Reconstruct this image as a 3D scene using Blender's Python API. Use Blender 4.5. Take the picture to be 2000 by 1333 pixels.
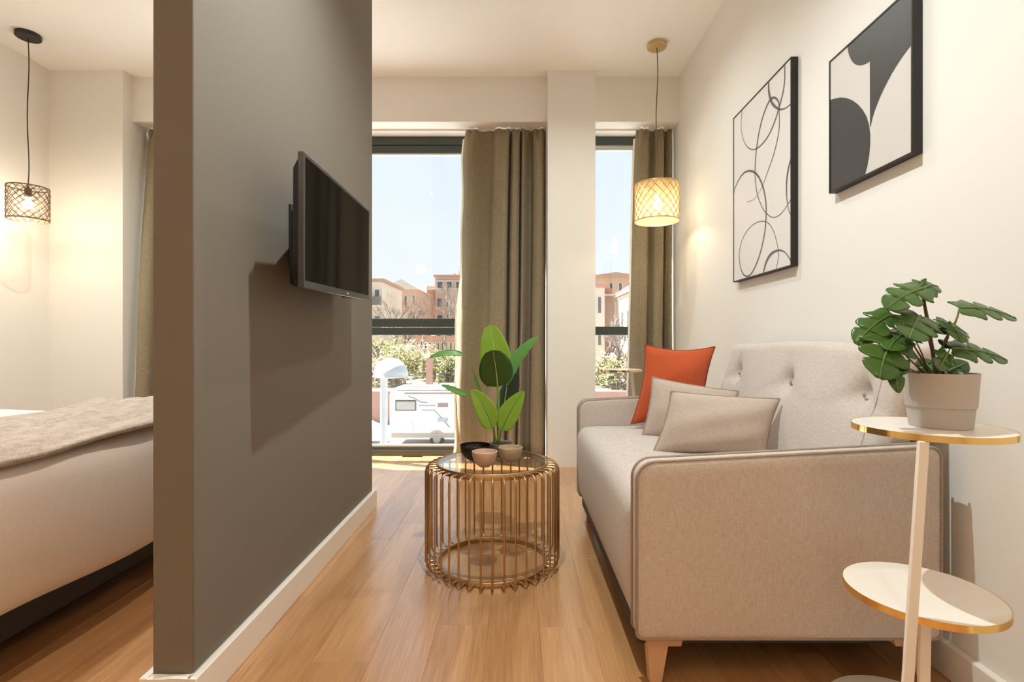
import bpy, math, random
from mathutils import Vector, Matrix
random.seed(7)
PI = math.pi
for o in list(bpy.data.objects):
    bpy.data.objects.remove(o, do_unlink=True)
SC = bpy.context.scene
COL = SC.collection

# ------------------------------------------------------------------ camera, sky, sun, lamps, exposure
cam_d = bpy.data.cameras.new('camera')
cam_d.sensor_width = 36.0
cam_d.lens = 18.0
cam_d.shift_x = -9.0 / 2000
cam_d.shift_y = 2.5 / 2000
cam_d.clip_start = 0.02
cam_d.clip_end = 800
cam = bpy.data.objects.new('camera', cam_d)
cam.location = (0, 0, 1.0)
cam.rotation_euler = (PI / 2, 0, 0)
COL.objects.link(cam)
SC.camera = cam

SC.view_settings.view_transform = 'Standard'
SC.view_settings.look = 'None'
SC.view_settings.gamma = 1.0
SC.view_settings.use_curve_mapping = False
SC.view_settings.exposure = 0.16
SC.cycles.max_bounces = 10
SC.cycles.diffuse_bounces = 7
SC.cycles.glossy_bounces = 4
SC.cycles.transmission_bounces = 6
SC.cycles.transparent_max_bounces = 16
SC.cycles.sample_clamp_indirect = 4.0
SC.cycles.caustics_reflective = False
SC.cycles.caustics_refractive = False
SC.cycles.use_denoising = True

world = bpy.data.worlds.new('sky')
SC.world = world
world.use_nodes = True
wn = world.node_tree.nodes
wl = world.node_tree.links
wn.clear()
w_out = wn.new('ShaderNodeOutputWorld')
w_bg = wn.new('ShaderNodeBackground')
w_tc = wn.new('ShaderNodeTexCoord')
w_sep = wn.new('ShaderNodeSeparateXYZ')
w_rmp = wn.new('ShaderNodeValToRGB')
w_rmp.color_ramp.elements[0].position = 0.0
w_rmp.color_ramp.elements[0].color = (0.90, 0.94, 0.98, 1)
w_rmp.color_ramp.elements[1].position = 1.0
w_rmp.color_ramp.elements[1].color = (0.48, 0.68, 1.0, 1)
e = w_rmp.color_ramp.elements.new(0.35)
e.color = (0.77, 0.875, 0.98, 1)
wl.new(w_tc.outputs['Generated'], w_sep.inputs[0])
wl.new(w_sep.outputs['Z'], w_rmp.inputs[0])
wl.new(w_rmp.outputs[0], w_bg.inputs['Color'])
w_bg.inputs['Strength'].default_value = 1.0
wl.new(w_bg.outputs[0], w_out.inputs[0])

def add_light(name, kind, loc, energy, color, **kw):
    d = bpy.data.lights.new(name, kind)
    d.energy = energy
    d.color = color
    for k, v in kw.items():
        setattr(d, k, v)
    o = bpy.data.objects.new(name, d)
    o.location = loc
    COL.objects.link(o)
    return o

sun = add_light('sun', 'SUN', (-20, 12, 40), 32.0, (1.0, 0.96, 0.90), angle=math.radians(0.6))
sun_dir = Vector((0.93, -0.36, -1.54)).normalized()
sun.rotation_euler = sun_dir.to_track_quat('-Z', 'Y').to_euler()

CEIL = 3.18
WARM = (1.0, 0.74, 0.50)
SOFT = (0.93, 1.0, 0.98)
# recessed ceiling downlights of the flat and one added light (all above the frame)
for nm, loc, en, col in (('downlight', (-0.06, 1.60, CEIL - 0.05), 180, SOFT),
                         ('downlight', (0.50, -0.45, CEIL - 0.05), 26, WARM),
                         ('downlight', (-0.75, -1.0, CEIL - 0.05), 26, WARM),
                         ('downlight', (-2.4, 1.6, CEIL - 0.05), 105, SOFT),
                         ('downlight', (-1.22, 1.75, CEIL - 0.05), 85, (1.0, 0.93, 0.86)),  # added only to brighten the duvet side, not a fixture of the flat
                         ('downlight', (-2.3, 3.0, CEIL - 0.05), 85, SOFT),
                         ('downlight', (0.40, 3.1, CEIL - 0.05), 45, SOFT)):
    L = add_light(nm, 'SPOT', loc, en, col, spot_size=math.radians(150), spot_blend=0.9)
    L.data.shadow_soft_size = 0.02

# unseen fill lights added behind the viewer to lift the ceiling
for loc in ((0.35, -1.1, 2.45), (-1.9, -1.1, 2.45)):
    L = add_light('rear_fill_light', 'POINT', loc, 9, (1.0, 0.84, 0.66))
    L.data.shadow_soft_size = 0.10

# ------------------------------------------------------------------ materials
def new_mat(name):
    m = bpy.data.materials.new(name)
    m.use_nodes = True
    nt = m.node_tree
    b = nt.nodes['Principled BSDF']
    return m, nt, b

def simple(name, col, rough=0.6, metal=0.0, bump=0.0, scale=60.0, vary=0.0, stretch=None, coat=0.0, spec=None, trans=None):
    m, nt, b = new_mat(name)
    b.inputs['Base Color'].default_value = (*col, 1)
    b.inputs['Roughness'].default_value = rough
    b.inputs['Metallic'].default_value = metal
    if coat:
        b.inputs['Coat Weight'].default_value = coat
    if spec is not None:
        b.inputs['Specular IOR Level'].default_value = spec
    if bump or vary:
        tc = nt.nodes.new('ShaderNodeTexCoord')
        mp = nt.nodes.new('ShaderNodeMapping')
        if stretch:
            mp.inputs['Scale'].default_value = stretch
        nz = nt.nodes.new('ShaderNodeTexNoise')
        nz.inputs['Scale'].default_value = scale
        nz.inputs['Detail'].default_value = 5
        nt.links.new(tc.outputs['Object'], mp.inputs[0])
        nt.links.new(mp.outputs[0], nz.inputs['Vector'])
        if bump:
            bp = nt.nodes.new('ShaderNodeBump')
            bp.inputs['Strength'].default_value = bump
            bp.inputs['Distance'].default_value = 0.003
            nt.links.new(nz.outputs['Fac'], bp.inputs['Height'])
            nt.links.new(bp.outputs[0], b.inputs['Normal'])
        if vary:
            mx = nt.nodes.new('ShaderNodeMix')
            mx.data_type = 'RGBA'
            mx.inputs['A'].default_value = (*[max(0, c * (1 - vary)) for c in col], 1)
            mx.inputs['B'].default_value = (*[min(1, c * (1 + vary)) for c in col], 1)
            nt.links.new(nz.outputs['Fac'], mx.inputs['Factor'])
            nt.links.new(mx.outputs['Result'], b.inputs['Base Color'])
    return m

def fabric(name, col, vary=0.22, thread=420.0, transl=0.0, bump=0.35):
    """woven cloth: crossed fine threads plus a slow mottling"""
    m, nt, b = new_mat(name)
    b.inputs['Roughness'].default_value = 0.92
    b.inputs['Specular IOR Level'].default_value = 0.15
    b.inputs['Sheen Weight'].default_value = 0.15
    tc = nt.nodes.new('ShaderNodeTexCoord')
    outs = []
    for st in ((1.0, 1.0, 0.12), (0.12, 0.12, 1.0)):
        mp = nt.nodes.new('ShaderNodeMapping')
        mp.inputs['Scale'].default_value = st
        nz = nt.nodes.new('ShaderNodeTexNoise')
        nz.inputs['Scale'].default_value = thread
        nz.inputs['Detail'].default_value = 2
        nt.links.new(tc.outputs['Object'], mp.inputs[0])
        nt.links.new(mp.outputs[0], nz.inputs['Vector'])
        outs.append(nz.outputs['Fac'])
    ad = nt.nodes.new('ShaderNodeMath')
    ad.operation = 'ADD'
    nt.links.new(outs[0], ad.inputs[0])
    nt.links.new(outs[1], ad.inputs[1])
    mr = nt.nodes.new('ShaderNodeMapRange')
    mr.inputs['From Min'].default_value = 0.65
    mr.inputs['From Max'].default_value = 1.35
    nt.links.new(ad.outputs[0], mr.inputs['Value'])
    mx = nt.nodes.new('ShaderNodeMix')
    mx.data_type = 'RGBA'
    mx.inputs['A'].default_value = (*[c * (1 - vary) for c in col], 1)
    mx.inputs['B'].default_value = (*[min(1, c * (1 + vary)) for c in col], 1)
    nt.links.new(mr.outputs[0], mx.inputs['Factor'])
    nt.links.new(mx.outputs['Result'], b.inputs['Base Color'])
    bp = nt.nodes.new('ShaderNodeBump')
    bp.inputs['Strength'].default_value = bump
    bp.inputs['Distance'].default_value = 0.002
    nt.links.new(ad.outputs[0], bp.inputs['Height'])
    nt.links.new(bp.outputs[0], b.inputs['Normal'])
    if transl:
        out = nt.nodes['Material Output']
        tr = nt.nodes.new('ShaderNodeBsdfTranslucent')
        nt.links.new(mx.outputs['Result'], tr.inputs['Color'])
        ms = nt.nodes.new('ShaderNodeMixShader')
        ms.inputs[0].default_value = transl
        nt.links.new(b.outputs[0], ms.inputs[1])
        nt.links.new(tr.outputs[0], ms.inputs[2])
        nt.links.new(ms.outputs[0], out.inputs['Surface'])
    return m

def thin_glass(name, tint=(0.97, 0.985, 0.98), gl=1.0, f0=0.04, graze=1.0):
    m = bpy.data.materials.new(name)
    m.use_nodes = True
    nt = m.node_tree
    nt.nodes.clear()
    out = nt.nodes.new('ShaderNodeOutputMaterial')
    tr = nt.nodes.new('ShaderNodeBsdfTransparent')
    tr.inputs['Color'].default_value = (*tint, 1)
    g = nt.nodes.new('ShaderNodeBsdfGlossy')
    g.inputs['Roughness'].default_value = 0.0
    g.inputs['Color'].default_value = (gl, gl, gl, 1)
    geo = nt.nodes.new('ShaderNodeNewGeometry')
    dt = nt.nodes.new('ShaderNodeVectorMath')
    dt.operation = 'DOT_PRODUCT'
    nt.links.new(geo.outputs['Normal'], dt.inputs[0])
    nt.links.new(geo.outputs['Incoming'], dt.inputs[1])
    def mth(op, a, b):
        n = nt.nodes.new('ShaderNodeMath')
        n.operation = op
        for i, q in enumerate((a, b)):
            if isinstance(q, (int, float)):
                n.inputs[i].default_value = q
            elif q is not None:
                nt.links.new(q, n.inputs[i])
        return n.outputs[0]
    c = mth('ABSOLUTE', dt.outputs['Value'], None)
    k = mth('POWER', mth('SUBTRACT', 1.0, c), 5.0)
    fr = mth('ADD', mth('MULTIPLY', k, graze), f0)
    ms = nt.nodes.new('ShaderNodeMixShader')
    nt.links.new(fr, ms.inputs[0])
    nt.links.new(tr.outputs[0], ms.inputs[1])
    nt.links.new(g.outputs[0], ms.inputs[2])
    nt.links.new(ms.outputs[0], out.inputs['Surface'])
    return m

def leaf_mat(name, col, col2, transl=0.3, rough=0.35):
    m, nt, b = new_mat(name)
    b.inputs['Roughness'].default_value = rough
    tc = nt.nodes.new('ShaderNodeTexCoord')
    nz = nt.nodes.new('ShaderNodeTexNoise')
    nz.inputs['Scale'].default_value = 14
    nt.links.new(tc.outputs['Object'], nz.inputs['Vector'])
    mx = nt.nodes.new('ShaderNodeMix')
    mx.data_type = 'RGBA'
    mx.inputs['A'].default_value = (*col, 1)
    mx.inputs['B'].default_value = (*col2, 1)
    nt.links.new(nz.outputs['Fac'], mx.inputs['Factor'])
    nt.links.new(mx.outputs['Result'], b.inputs['Base Color'])
    out = nt.nodes['Material Output']
    tr = nt.nodes.new('ShaderNodeBsdfTranslucent')
    nt.links.new(mx.outputs['Result'], tr.inputs['Color'])
    ms = nt.nodes.new('ShaderNodeMixShader')
    ms.inputs[0].default_value = transl
    nt.links.new(b.outputs[0], ms.inputs[1])
    nt.links.new(tr.outputs[0], ms.inputs[2])
    nt.links.new(ms.outputs[0], out.inputs['Surface'])
    return m

def emit(name, col, st):
    m = bpy.data.materials.new(name)
    m.use_nodes = True
    nt = m.node_tree
    nt.nodes.clear()
    out = nt.nodes.new('ShaderNodeOutputMaterial')
    em = nt.nodes.new('ShaderNodeEmission')
    em.inputs['Color'].default_value = (*col, 1)
    em.inputs['Strength'].default_value = st
    nt.links.new(em.outputs[0], out.inputs['Surface'])
    return m

def wood_floor():
    m, nt, b = new_mat('oak laminate')
    N = nt.nodes.new
    Lk = nt.links.new
    tc = N('ShaderNodeTexCoord')
    oi = N('ShaderNodeObjectInfo')
    off = N('ShaderNodeVectorMath')
    off.operation = 'SCALE'
    cmb = N('ShaderNodeCombineXYZ')
    Lk(oi.outputs['Random'], cmb.inputs[0])
    Lk(oi.outputs['Random'], cmb.inputs[1])
    cmb.inputs[2].default_value = 0.3
    Lk(cmb.outputs[0], off.inputs[0])
    off.inputs['Scale'].default_value = 37.0
    ad = N('ShaderNodeVectorMath')
    ad.operation = 'ADD'
    Lk(tc.outputs['Object'], ad.inputs[0])
    Lk(off.outputs[0], ad.inputs[1])
    # broad cathedral figure
    mp = N('ShaderNodeMapping')
    mp.inputs['Scale'].default_value = (6.0, 0.55, 1)
    Lk(ad.outputs[0], mp.inputs[0])
    n1 = N('ShaderNodeTexNoise')
    n1.inputs['Scale'].default_value = 1.6
    n1.inputs['Detail'].default_value = 3
    n1.inputs['Distortion'].default_value = 0.5
    Lk(mp.outputs[0], n1.inputs['Vector'])
    ml = N('ShaderNodeMath')
    ml.operation = 'MULTIPLY'
    ml.inputs[1].default_value = 22.0
    Lk(n1.outputs['Fac'], ml.inputs[0])
    sn = N('ShaderNodeMath')
    sn.operation = 'SINE'
    Lk(ml.outputs[0], sn.inputs[0])
    # fine grain
    mp2 = N('ShaderNodeMapping')
    mp2.inputs['Scale'].default_value = (110.0, 3.0, 1)
    Lk(ad.outputs[0], mp2.inputs[0])
    n2 = N('ShaderNodeTexNoise')
    n2.inputs['Scale'].default_value = 2.0
    n2.inputs['Detail'].default_value = 5
    Lk(mp2.outputs[0], n2.inputs['Vector'])
    r = N('ShaderNodeValToRGB')
    r.color_ramp.elements[0].position = 0.15
    r.color_ramp.elements[0].color = (0.33, 0.145, 0.050, 1)
    r.color_ramp.elements[1].position = 0.85
    r.color_ramp.elements[1].color = (0.62, 0.335, 0.140, 1)
    s1 = N('ShaderNodeMath')
    s1.operation = 'MULTIPLY_ADD'
    Lk(sn.outputs[0], s1.inputs[0])
    s1.inputs[1].default_value = 0.09
    s1.inputs[2].default_value = -0.25
    s2 = N('ShaderNodeMath')
    s2.operation = 'MULTIPLY_ADD'
    Lk(n2.outputs['Fac'], s2.inputs[0])
    s2.inputs[1].default_value = 0.75
    Lk(s1.outputs[0], s2.inputs[2])
    s3 = N('ShaderNodeMath')
    s3.operation = 'MULTIPLY_ADD'
    Lk(n1.outputs['Fac'], s3.inputs[0])
    s3.inputs[1].default_value = 0.45
    Lk(s2.outputs[0], s3.inputs[2])
    s4 = N('ShaderNodeMath')
    s4.operation = 'MULTIPLY_ADD'
    Lk(oi.outputs['Random'], s4.inputs[0])
    s4.inputs[1].default_value = 0.34
    Lk(s3.outputs[0], s4.inputs[2])
    Lk(s4.outputs[0], r.inputs[0])
    Lk(r.outputs[0], b.inputs['Base Color'])
    b.inputs['Roughness'].default_value = 0.30
    b.inputs['Coat Weight'].default_value = 0.8
    b.inputs['Coat Roughness'].default_value = 0.24
    b.inputs['Coat IOR'].default_value = 1.7
    b.inputs['Specular IOR Level'].default_value = 0.7
    bp = N('ShaderNodeBump')
    bp.inputs['Strength'].default_value = 0.12
    bp.inputs['Distance'].default_value = 0.001
    Lk(n2.outputs['Fac'], bp.inputs['Height'])
    Lk(bp.outputs[0], b.inputs['Normal'])
    return m

M = {}
M['wall'] = simple('white wall paint', (0.80, 0.79, 0.75), 0.85, bump=0.04, scale=220)
M['ceiling'] = simple('ceiling paint', (0.91, 0.915, 0.89), 0.9)
M['taupe'] = simple('taupe wall paint', (0.172, 0.148, 0.118), 0.8, bump=0.05, scale=260)
M['base'] = simple('white lacquer', (0.80, 0.76, 0.69), 0.4)
M['floor'] = wood_floor()
M['frame'] = simple('dark green grey aluminium', (0.05, 0.062, 0.056), 0.3, 0.2)
M['bead'] = simple('pale glazing seal', (0.55, 0.58, 0.56), 0.4)
M['glass'] = thin_glass('window glass', (0.985, 0.99, 0.988), f0=0.03, graze=0.2)
M['table_glass'] = thin_glass('table glass', (0.90, 0.92, 0.92))
M['curtain'] = fabric('olive linen', (0.31, 0.258, 0.168), 0.25, 300, transl=0.16)
M['lining'] = fabric('cream lining', (0.72, 0.66, 0.52), 0.06, 300, transl=0.25)
M['sofa'] = fabric('greige upholstery', (0.56, 0.50, 0.455), 0.16, 420)
M['pipe'] = fabric('greige piping', (0.34, 0.275, 0.225), 0.15, 380)
M['cush'] = fabric('greige cushion cloth', (0.47, 0.39, 0.335), 0.13, 420)
M['cushpipe'] = fabric('cushion edge', (0.33, 0.25, 0.19), 0.15, 420)
M['rust'] = fabric('rust velvet cloth', (0.46, 0.085, 0.028), 0.14, 420)
M['rustpipe'] = fabric('rust edge', (0.30, 0.055, 0.02), 0.14, 420)
M['legwood'] = simple('beech wood', (0.60, 0.37, 0.22), 0.45, bump=0.05, scale=30, vary=0.12, stretch=(12, 12, 1))
M['gold'] = simple('brushed rose gold', (0.52, 0.33, 0.165), 0.36, 1.0)
M['brass'] = simple('polished brass', (0.90, 0.62, 0.22), 0.12, 1.0)
M['goldpaint'] = simple('pale gold metal', (0.62, 0.45, 0.22), 0.4, 0.6)
M['white'] = simple('white lacquered steel', (0.82, 0.78, 0.72), 0.28)
M['black'] = simple('matte black metal', (0.018, 0.016, 0.015), 0.5)
M['bronze'] = simple('dark bronze wire', (0.13, 0.075, 0.04), 0.4, 0.5)
M['cord'] = simple('black cord', (0.02, 0.015, 0.012), 0.7)
M['cordbrown'] = simple('brown cord', (0.10, 0.07, 0.045), 0.7)
M['bulb'] = emit('glowing bulb', (1.0, 0.86, 0.62), 9.0)
M['tvblack'] = simple('black tv plastic', (0.012, 0.011, 0.011), 0.35)
M['tvscreen'] = simple('dark screen', (0.006, 0.006, 0.006), 0.06, spec=0.10)
M['tvbezel'] = simple('glossy charcoal bezel', (0.045, 0.045, 0.046), 0.25, 0.0)
M['duvet'] = fabric('white bed linen', (0.80, 0.73, 0.68), 0.04, 300, bump=0.1)
M['throw'] = fabric('taupe knit throw', (0.46, 0.38, 0.32), 0.3, 160, bump=0.8)
M['bedbase'] = simple('dark bed base', (0.035, 0.030, 0.028), 0.7)
M['pot'] = simple('grey plastic pot', (0.46, 0.42, 0.385), 0.6, bump=0.05, scale=300)
M['potdark'] = simple('grey ceramic pot', (0.27, 0.25, 0.225), 0.5)
M['soil'] = simple('dark soil', (0.05, 0.035, 0.025), 0.95, bump=0.8, scale=90, vary=0.4)
M['stem'] = simple('brown stem', (0.10, 0.055, 0.03), 0.6)
M['stemolive'] = simple('olive stem', (0.25, 0.21, 0.08), 0.6)
M['stemgreen'] = simple('green stem', (0.22, 0.35, 0.07), 0.5)
M['leaf'] = leaf_mat('monstera leaf', (0.040, 0.115, 0.018), (0.085, 0.18, 0.030), 0.2, 0.24)
M['leaflight'] = leaf_mat('bright leaf', (0.24, 0.42, 0.035), (0.34, 0.52, 0.06), 0.4)
M['leafmid'] = leaf_mat('green leaf', (0.13, 0.33, 0.07), (0.18, 0.40, 0.10), 0.35)
M['leafdark'] = leaf_mat('deep green leaf', (0.035, 0.11, 0.012), (0.05, 0.14, 0.02), 0.2)
M['leafblue'] = leaf_mat('blue green leaf', (0.03, 0.06, 0.05), (0.045, 0.08, 0.06), 0.15)
M['vein'] = simple('pale midrib', (0.45, 0.52, 0.16), 0.5)
M['veindark'] = simple('dark midrib', (0.12, 0.20, 0.05), 0.5)
M['bowlblack'] = simple('black glazed ceramic', (0.022, 0.016, 0.016), 0.12)
M['bowlpink'] = simple('pink glazed ceramic', (0.66, 0.47, 0.37), 0.25)
M['bowltan'] = simple('sand glazed ceramic', (0.50, 0.40, 0.28), 0.25)
M['canvas'] = simple('white canvas', (0.72, 0.70, 0.68), 0.55, bump=0.15, scale=200)
M['canvasgrey'] = simple('pale grey canvas', (0.60, 0.575, 0.55), 0.55, bump=0.15, scale=200)
M['artblack'] = simple('charcoal print', (0.045, 0.043, 0.043), 0.45)
M['artline'] = simple('grey print line', (0.12, 0.115, 0.125), 0.5)
M['artframe'] = simple('black picture frame', (0.012, 0.010, 0.009), 0.5)

# ------------------------------------------------------------------ geometry helpers
def U(x, y, d):
    """the point that a photograph pixel shows at distance d into the room"""
    return Vector(((x - 1009.0) * d / 1000.0, d, 1.0 - (y - 669.0) * d / 1000.0))

class G:
    def __init__(s):
        s.v = []
        s.f = []
    def add(s, vs, fs):
        b = len(s.v)
        s.v.extend([tuple(v) for v in vs])
        s.f.extend([tuple(i + b for i in f) for f in fs])
        return s
    def box(s, x0, x1, y0, y1, z0, z1):
        return s.add([(x0, y0, z0), (x1, y0, z0), (x1, y1, z0), (x0, y1, z0),
                      (x0, y0, z1), (x1, y0, z1), (x1, y1, z1), (x0, y1, z1)],
                     [(0, 3, 2, 1), (4, 5, 6, 7), (0, 1, 5, 4), (1, 2, 6, 5), (2, 3, 7, 6), (3, 0, 4, 7)])
    def hexa(s, p):
        """eight corners: four of the bottom, then the four above them"""
        return s.add(p, [(0, 3, 2, 1), (4, 5, 6, 7), (0, 1, 5, 4), (1, 2, 6, 5), (2, 3, 7, 6), (3, 0, 4, 7)])
    def tube(s, pts, r, n=8, closed=False, caps=True):
        pts = [Vector(p) for p in pts]
        k = len(pts)
        rs = r if isinstance(r, (list, tuple)) else [r] * k
        ring = []
        nrm = None
        for i, p in enumerate(pts):
            if closed:
                t = pts[(i + 1) % k] - pts[i - 1]
            else:
                t = pts[min(i + 1, k - 1)] - pts[max(i - 1, 0)]
            t.normalize()
            if nrm is None:
                a = Vector((0, 0, 1)) if abs(t.z) < 0.9 else Vector((1, 0, 0))
                nrm = a.cross(t).normalized()
            else:
                nrm = (nrm - t * nrm.dot(t))
                if nrm.length < 1e-6:
                    nrm = Vector((1, 0, 0)).cross(t)
                nrm.normalize()
            bn = t.cross(nrm)
            ring.append([p + (nrm * math.cos(2 * PI * j / n) + bn * math.sin(2 * PI * j / n)) * rs[i] for j in range(n)])
        vs = [q for rg in ring for q in rg]
        fs = []
        for i in range(k if closed else k - 1):
            a, b = i * n, ((i + 1) % k) * n
            for j in range(n):
                fs.append((a + j, a + (j + 1) % n, b + (j + 1) % n, b + j))
        if caps and not closed:
            fs.append(tuple(reversed(range(n))))
            fs.append(tuple(range((k - 1) * n, k * n)))
        return s.add(vs, fs)
    def lathe(s, prof, n=32, c=(0, 0, 0), closed=False):
        """profile of (radius, z) turned about the vertical through c"""
        vs = []
        for (r, z) in prof:
            for j in range(n):
                a = 2 * PI * j / n
                vs.append((c[0] + r * math.cos(a), c[1] + r * math.sin(a), c[2] + z))
        fs = []
        k = len(prof)
        for i in range(k if closed else k - 1):
            a, b = i * n, ((i + 1) % k) * n
            for j in range(n):
                fs.append((a + j, a + (j + 1) % n, b + (j + 1) % n, b + j))
        if not closed:
            if prof[0][0] > 1e-5:
                fs.append(tuple(reversed(range(n))))
            if prof[-1][0] > 1e-5:
                fs.append(tuple(range((k - 1) * n, k * n)))
        return s.add(vs, fs)
    def grid(s, rows, wrap=False):
        n = len(rows[0])
        vs = [p for r in rows for p in r]
        fs = []
        for i in range(len(rows) - 1):
            for j in range(n if wrap else n - 1):
                fs.append((i * n + j, i * n + (j + 1) % n, (i + 1) * n + (j + 1) % n, (i + 1) * n + j))
        return s.add(vs, fs)
    def prism(s, pts, vec):
        """closed polygon pushed along vec"""
        n = len(pts)
        v = Vector(vec)
        a = [Vector(p) for p in pts]
        vs = a + [p + v for p in a]
        fs = [tuple(reversed(range(n))), tuple(range(n, 2 * n))]
        for i in range(n):
            fs.append((i, (i + 1) % n, n + (i + 1) % n, n + i))
        return s.add(vs, fs)

def link(name, g, mat, smooth=40, bevel=0.0, fix=True, seg=2):
    me = bpy.data.meshes.new(name)
    me.from_pydata([tuple(v) for v in g.v], [], g.f)
    me.update()
    if fix:
        import bmesh
        bm = bmesh.new()
        bm.from_mesh(me)
        bmesh.ops.remove_doubles(bm, verts=bm.verts, dist=1e-6)
        bmesh.ops.recalc_face_normals(bm, faces=bm.faces)
        bm.to_mesh(me)
        bm.free()
    if smooth:
        me.shade_smooth()
        me.set_sharp_from_angle(angle=math.radians(smooth))
    me.materials.append(mat)
    o = bpy.data.objects.new(name, me)
    COL.objects.link(o)
    if bevel:
        md = o.modifiers.new('bevel', 'BEVEL')
        md.width = bevel
        md.segments = seg
        md.limit_method = 'ANGLE'
        md.angle_limit = math.radians(40)
    return o

def origin_of(o):
    v = Vector(o.location)
    while o.parent:
        o = o.parent
        v += Vector(o.location)
    return v

def part(name, g, mat, parent, label=None, **kw):
    """a part whose geometry is given in room coordinates"""
    off = origin_of(parent)
    g.v = [tuple(Vector(v) - off) for v in g.v]
    o = link(name, g, mat, **kw)
    o.parent = parent
    if label:
        o['label'] = label
    return o

def thing(name, loc, label, cat, group=None):
    o = bpy.data.objects.new(name, None)
    o.empty_display_size = 0.1
    o.location = loc
    COL.objects.link(o)
    o['label'] = label
    o['category'] = cat
    if group:
        o['group'] = group
    return o

def solo(name, g, mat, label, cat, group=None, **kw):
    o = link(name, g, mat, **kw)
    o['label'] = label
    o['category'] = cat
    if group:
        o['group'] = group
    return o

def struct(name, g, mat, parent=None, **kw):
    if parent is not None:
        return part(name, g, mat, parent, **kw)
    o = link(name, g, mat, **kw)
    o['kind'] = 'structure'
    return o

def catmull(pts, n):
    """n samples of a smooth curve through points of any dimension"""
    k = len(pts)
    out = []
    for i in range(n):
        t = i / (n - 1) * (k - 1)
        a = min(int(t), k - 2)
        f = t - a
        p0, p1, p2, p3 = pts[max(a - 1, 0)], pts[a], pts[a + 1], pts[min(a + 2, k - 1)]
        out.append(tuple(0.5 * (2 * q1 + (q2 - q0) * f + (2 * q0 - 5 * q1 + 4 * q2 - q3) * f * f + (3 * q1 - q0 - 3 * q2 + q3) * f ** 3)
                         for q0, q1, q2, q3 in zip(p0, p1, p2, p3)))
    return out

def soft_box(x0, x1, y0, y1, z0, z1, r, nx, ny, nz, fn=None):
    """box with rounded edges on a regular mesh; fn(p, normal) may move a point"""
    g = G()
    lo = Vector((x0, y0, z0))
    hi = Vector((x1, y1, z1))
    rr = r if isinstance(r, tuple) else (r, r, r)
    def ticks(a, b, n, q):
        q = min(q, (b - a) / 2 - 1e-4)
        edge = [a, a + q * 0.12, a + q * 0.35, a + q * 0.65, a + q]
        mid = [a + q + (b - a - 2 * q) * i / n for i in range(1, n)]
        return edge + mid + [a + b - t for t in reversed(edge)]
    T = [ticks(x0, x1, nx, rr[0]), ticks(y0, y1, ny, rr[1]), ticks(z0, z1, nz, rr[2])]
    def mapp(p):
        c = Vector([min(max(p[i], lo[i] + rr[i]), hi[i] - rr[i]) for i in range(3)])
        d = Vector([(p[i] - c[i]) / rr[i] for i in range(3)])
        L = max(abs(d.x), abs(d.y), abs(d.z))
        if d.length > 1e-9:
            d = d * (L / d.length)
        q = c + Vector([d[i] * rr[i] for i in range(3)])
        n = d.normalized() if d.length > 1e-9 else Vector((0, 0, 1))
        return fn(q, n) if fn else q
    for ax in range(3):
        u, w = [i for i in range(3) if i != ax]
        for val in (lo[ax], hi[ax]):
            rows = []
            for a in T[u]:
                row = []
                for b in T[w]:
                    p = [0, 0, 0]
                    p[ax], p[u], p[w] = val, a, b
                    row.append(mapp(p))
                rows.append(row)
            g.grid(rows)
    return g

# ------------------------------------------------------------------ the room
def right_x(d):
    return 1.2775 + 0.0132 * d

# floor: base slab and single planks
PW, PL = 0.18, 1.22
slab = struct('floor', G().box(-3.95, 1.6, -2.3, 4.66, -0.15, -0.0085), M['floor'])
def plank_geo(w, l):
    g = G()
    c, t = 0.0007, 0.0085
    g.add([(0, 0, -t), (w, 0, -t), (w, l, -t), (0, l, -t),
           (0, 0, -c), (w, 0, -c), (w, l, -c), (0, l, -c),
           (c, c, 0), (w - c, c, 0), (w - c, l - c, 0), (c, l - c, 0)],
          [(0, 1, 5, 4), (1, 2, 6, 5), (2, 3, 7, 6), (3, 0, 4, 7),
           (4, 5, 9, 8), (5, 6, 10, 9), (6, 7, 11, 10), (7, 4, 8, 11), (8, 9, 10, 11)])
    return g
plank_cache = {}
def plank(x, y, w, l):
    key = (round(w, 3), round(l, 3))
    if key not in plank_cache:
        o = link('plank', plank_geo(w - 0.0002, l - 0.0002), M['floor'], smooth=0)
        plank_cache[key] = o.data
    else:
        o = bpy.data.objects.new('plank', plank_cache[key])
        COL.objects.link(o)
    o.location = (x, y, 0)
    o.parent = slab
starts = {}
for k in range(-21, 9):
    x0 = -0.10 + PW * k
    w = PW
    if x0 < -3.74:
        w -= (-3.74 - x0)
        x0 = -3.74
    if x0 + w > 1.34:
        w = 1.34 - x0
    if w < 0.02:
        continue
    if k == -1:
        j0 = 1.81
    elif k == -3:
        j0 = 1.603
    else:
        j0 = ((k * 0.47) % 1.0) * PL
    y = j0
    while y > 0.7:
        y -= PL
    while y < 4.5:
        a, b = max(y, 0.7), min(y + PL, 4.5)
        if b - a > 0.05:
            plank(x0, a, w, b - a)
        y += PL

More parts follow.
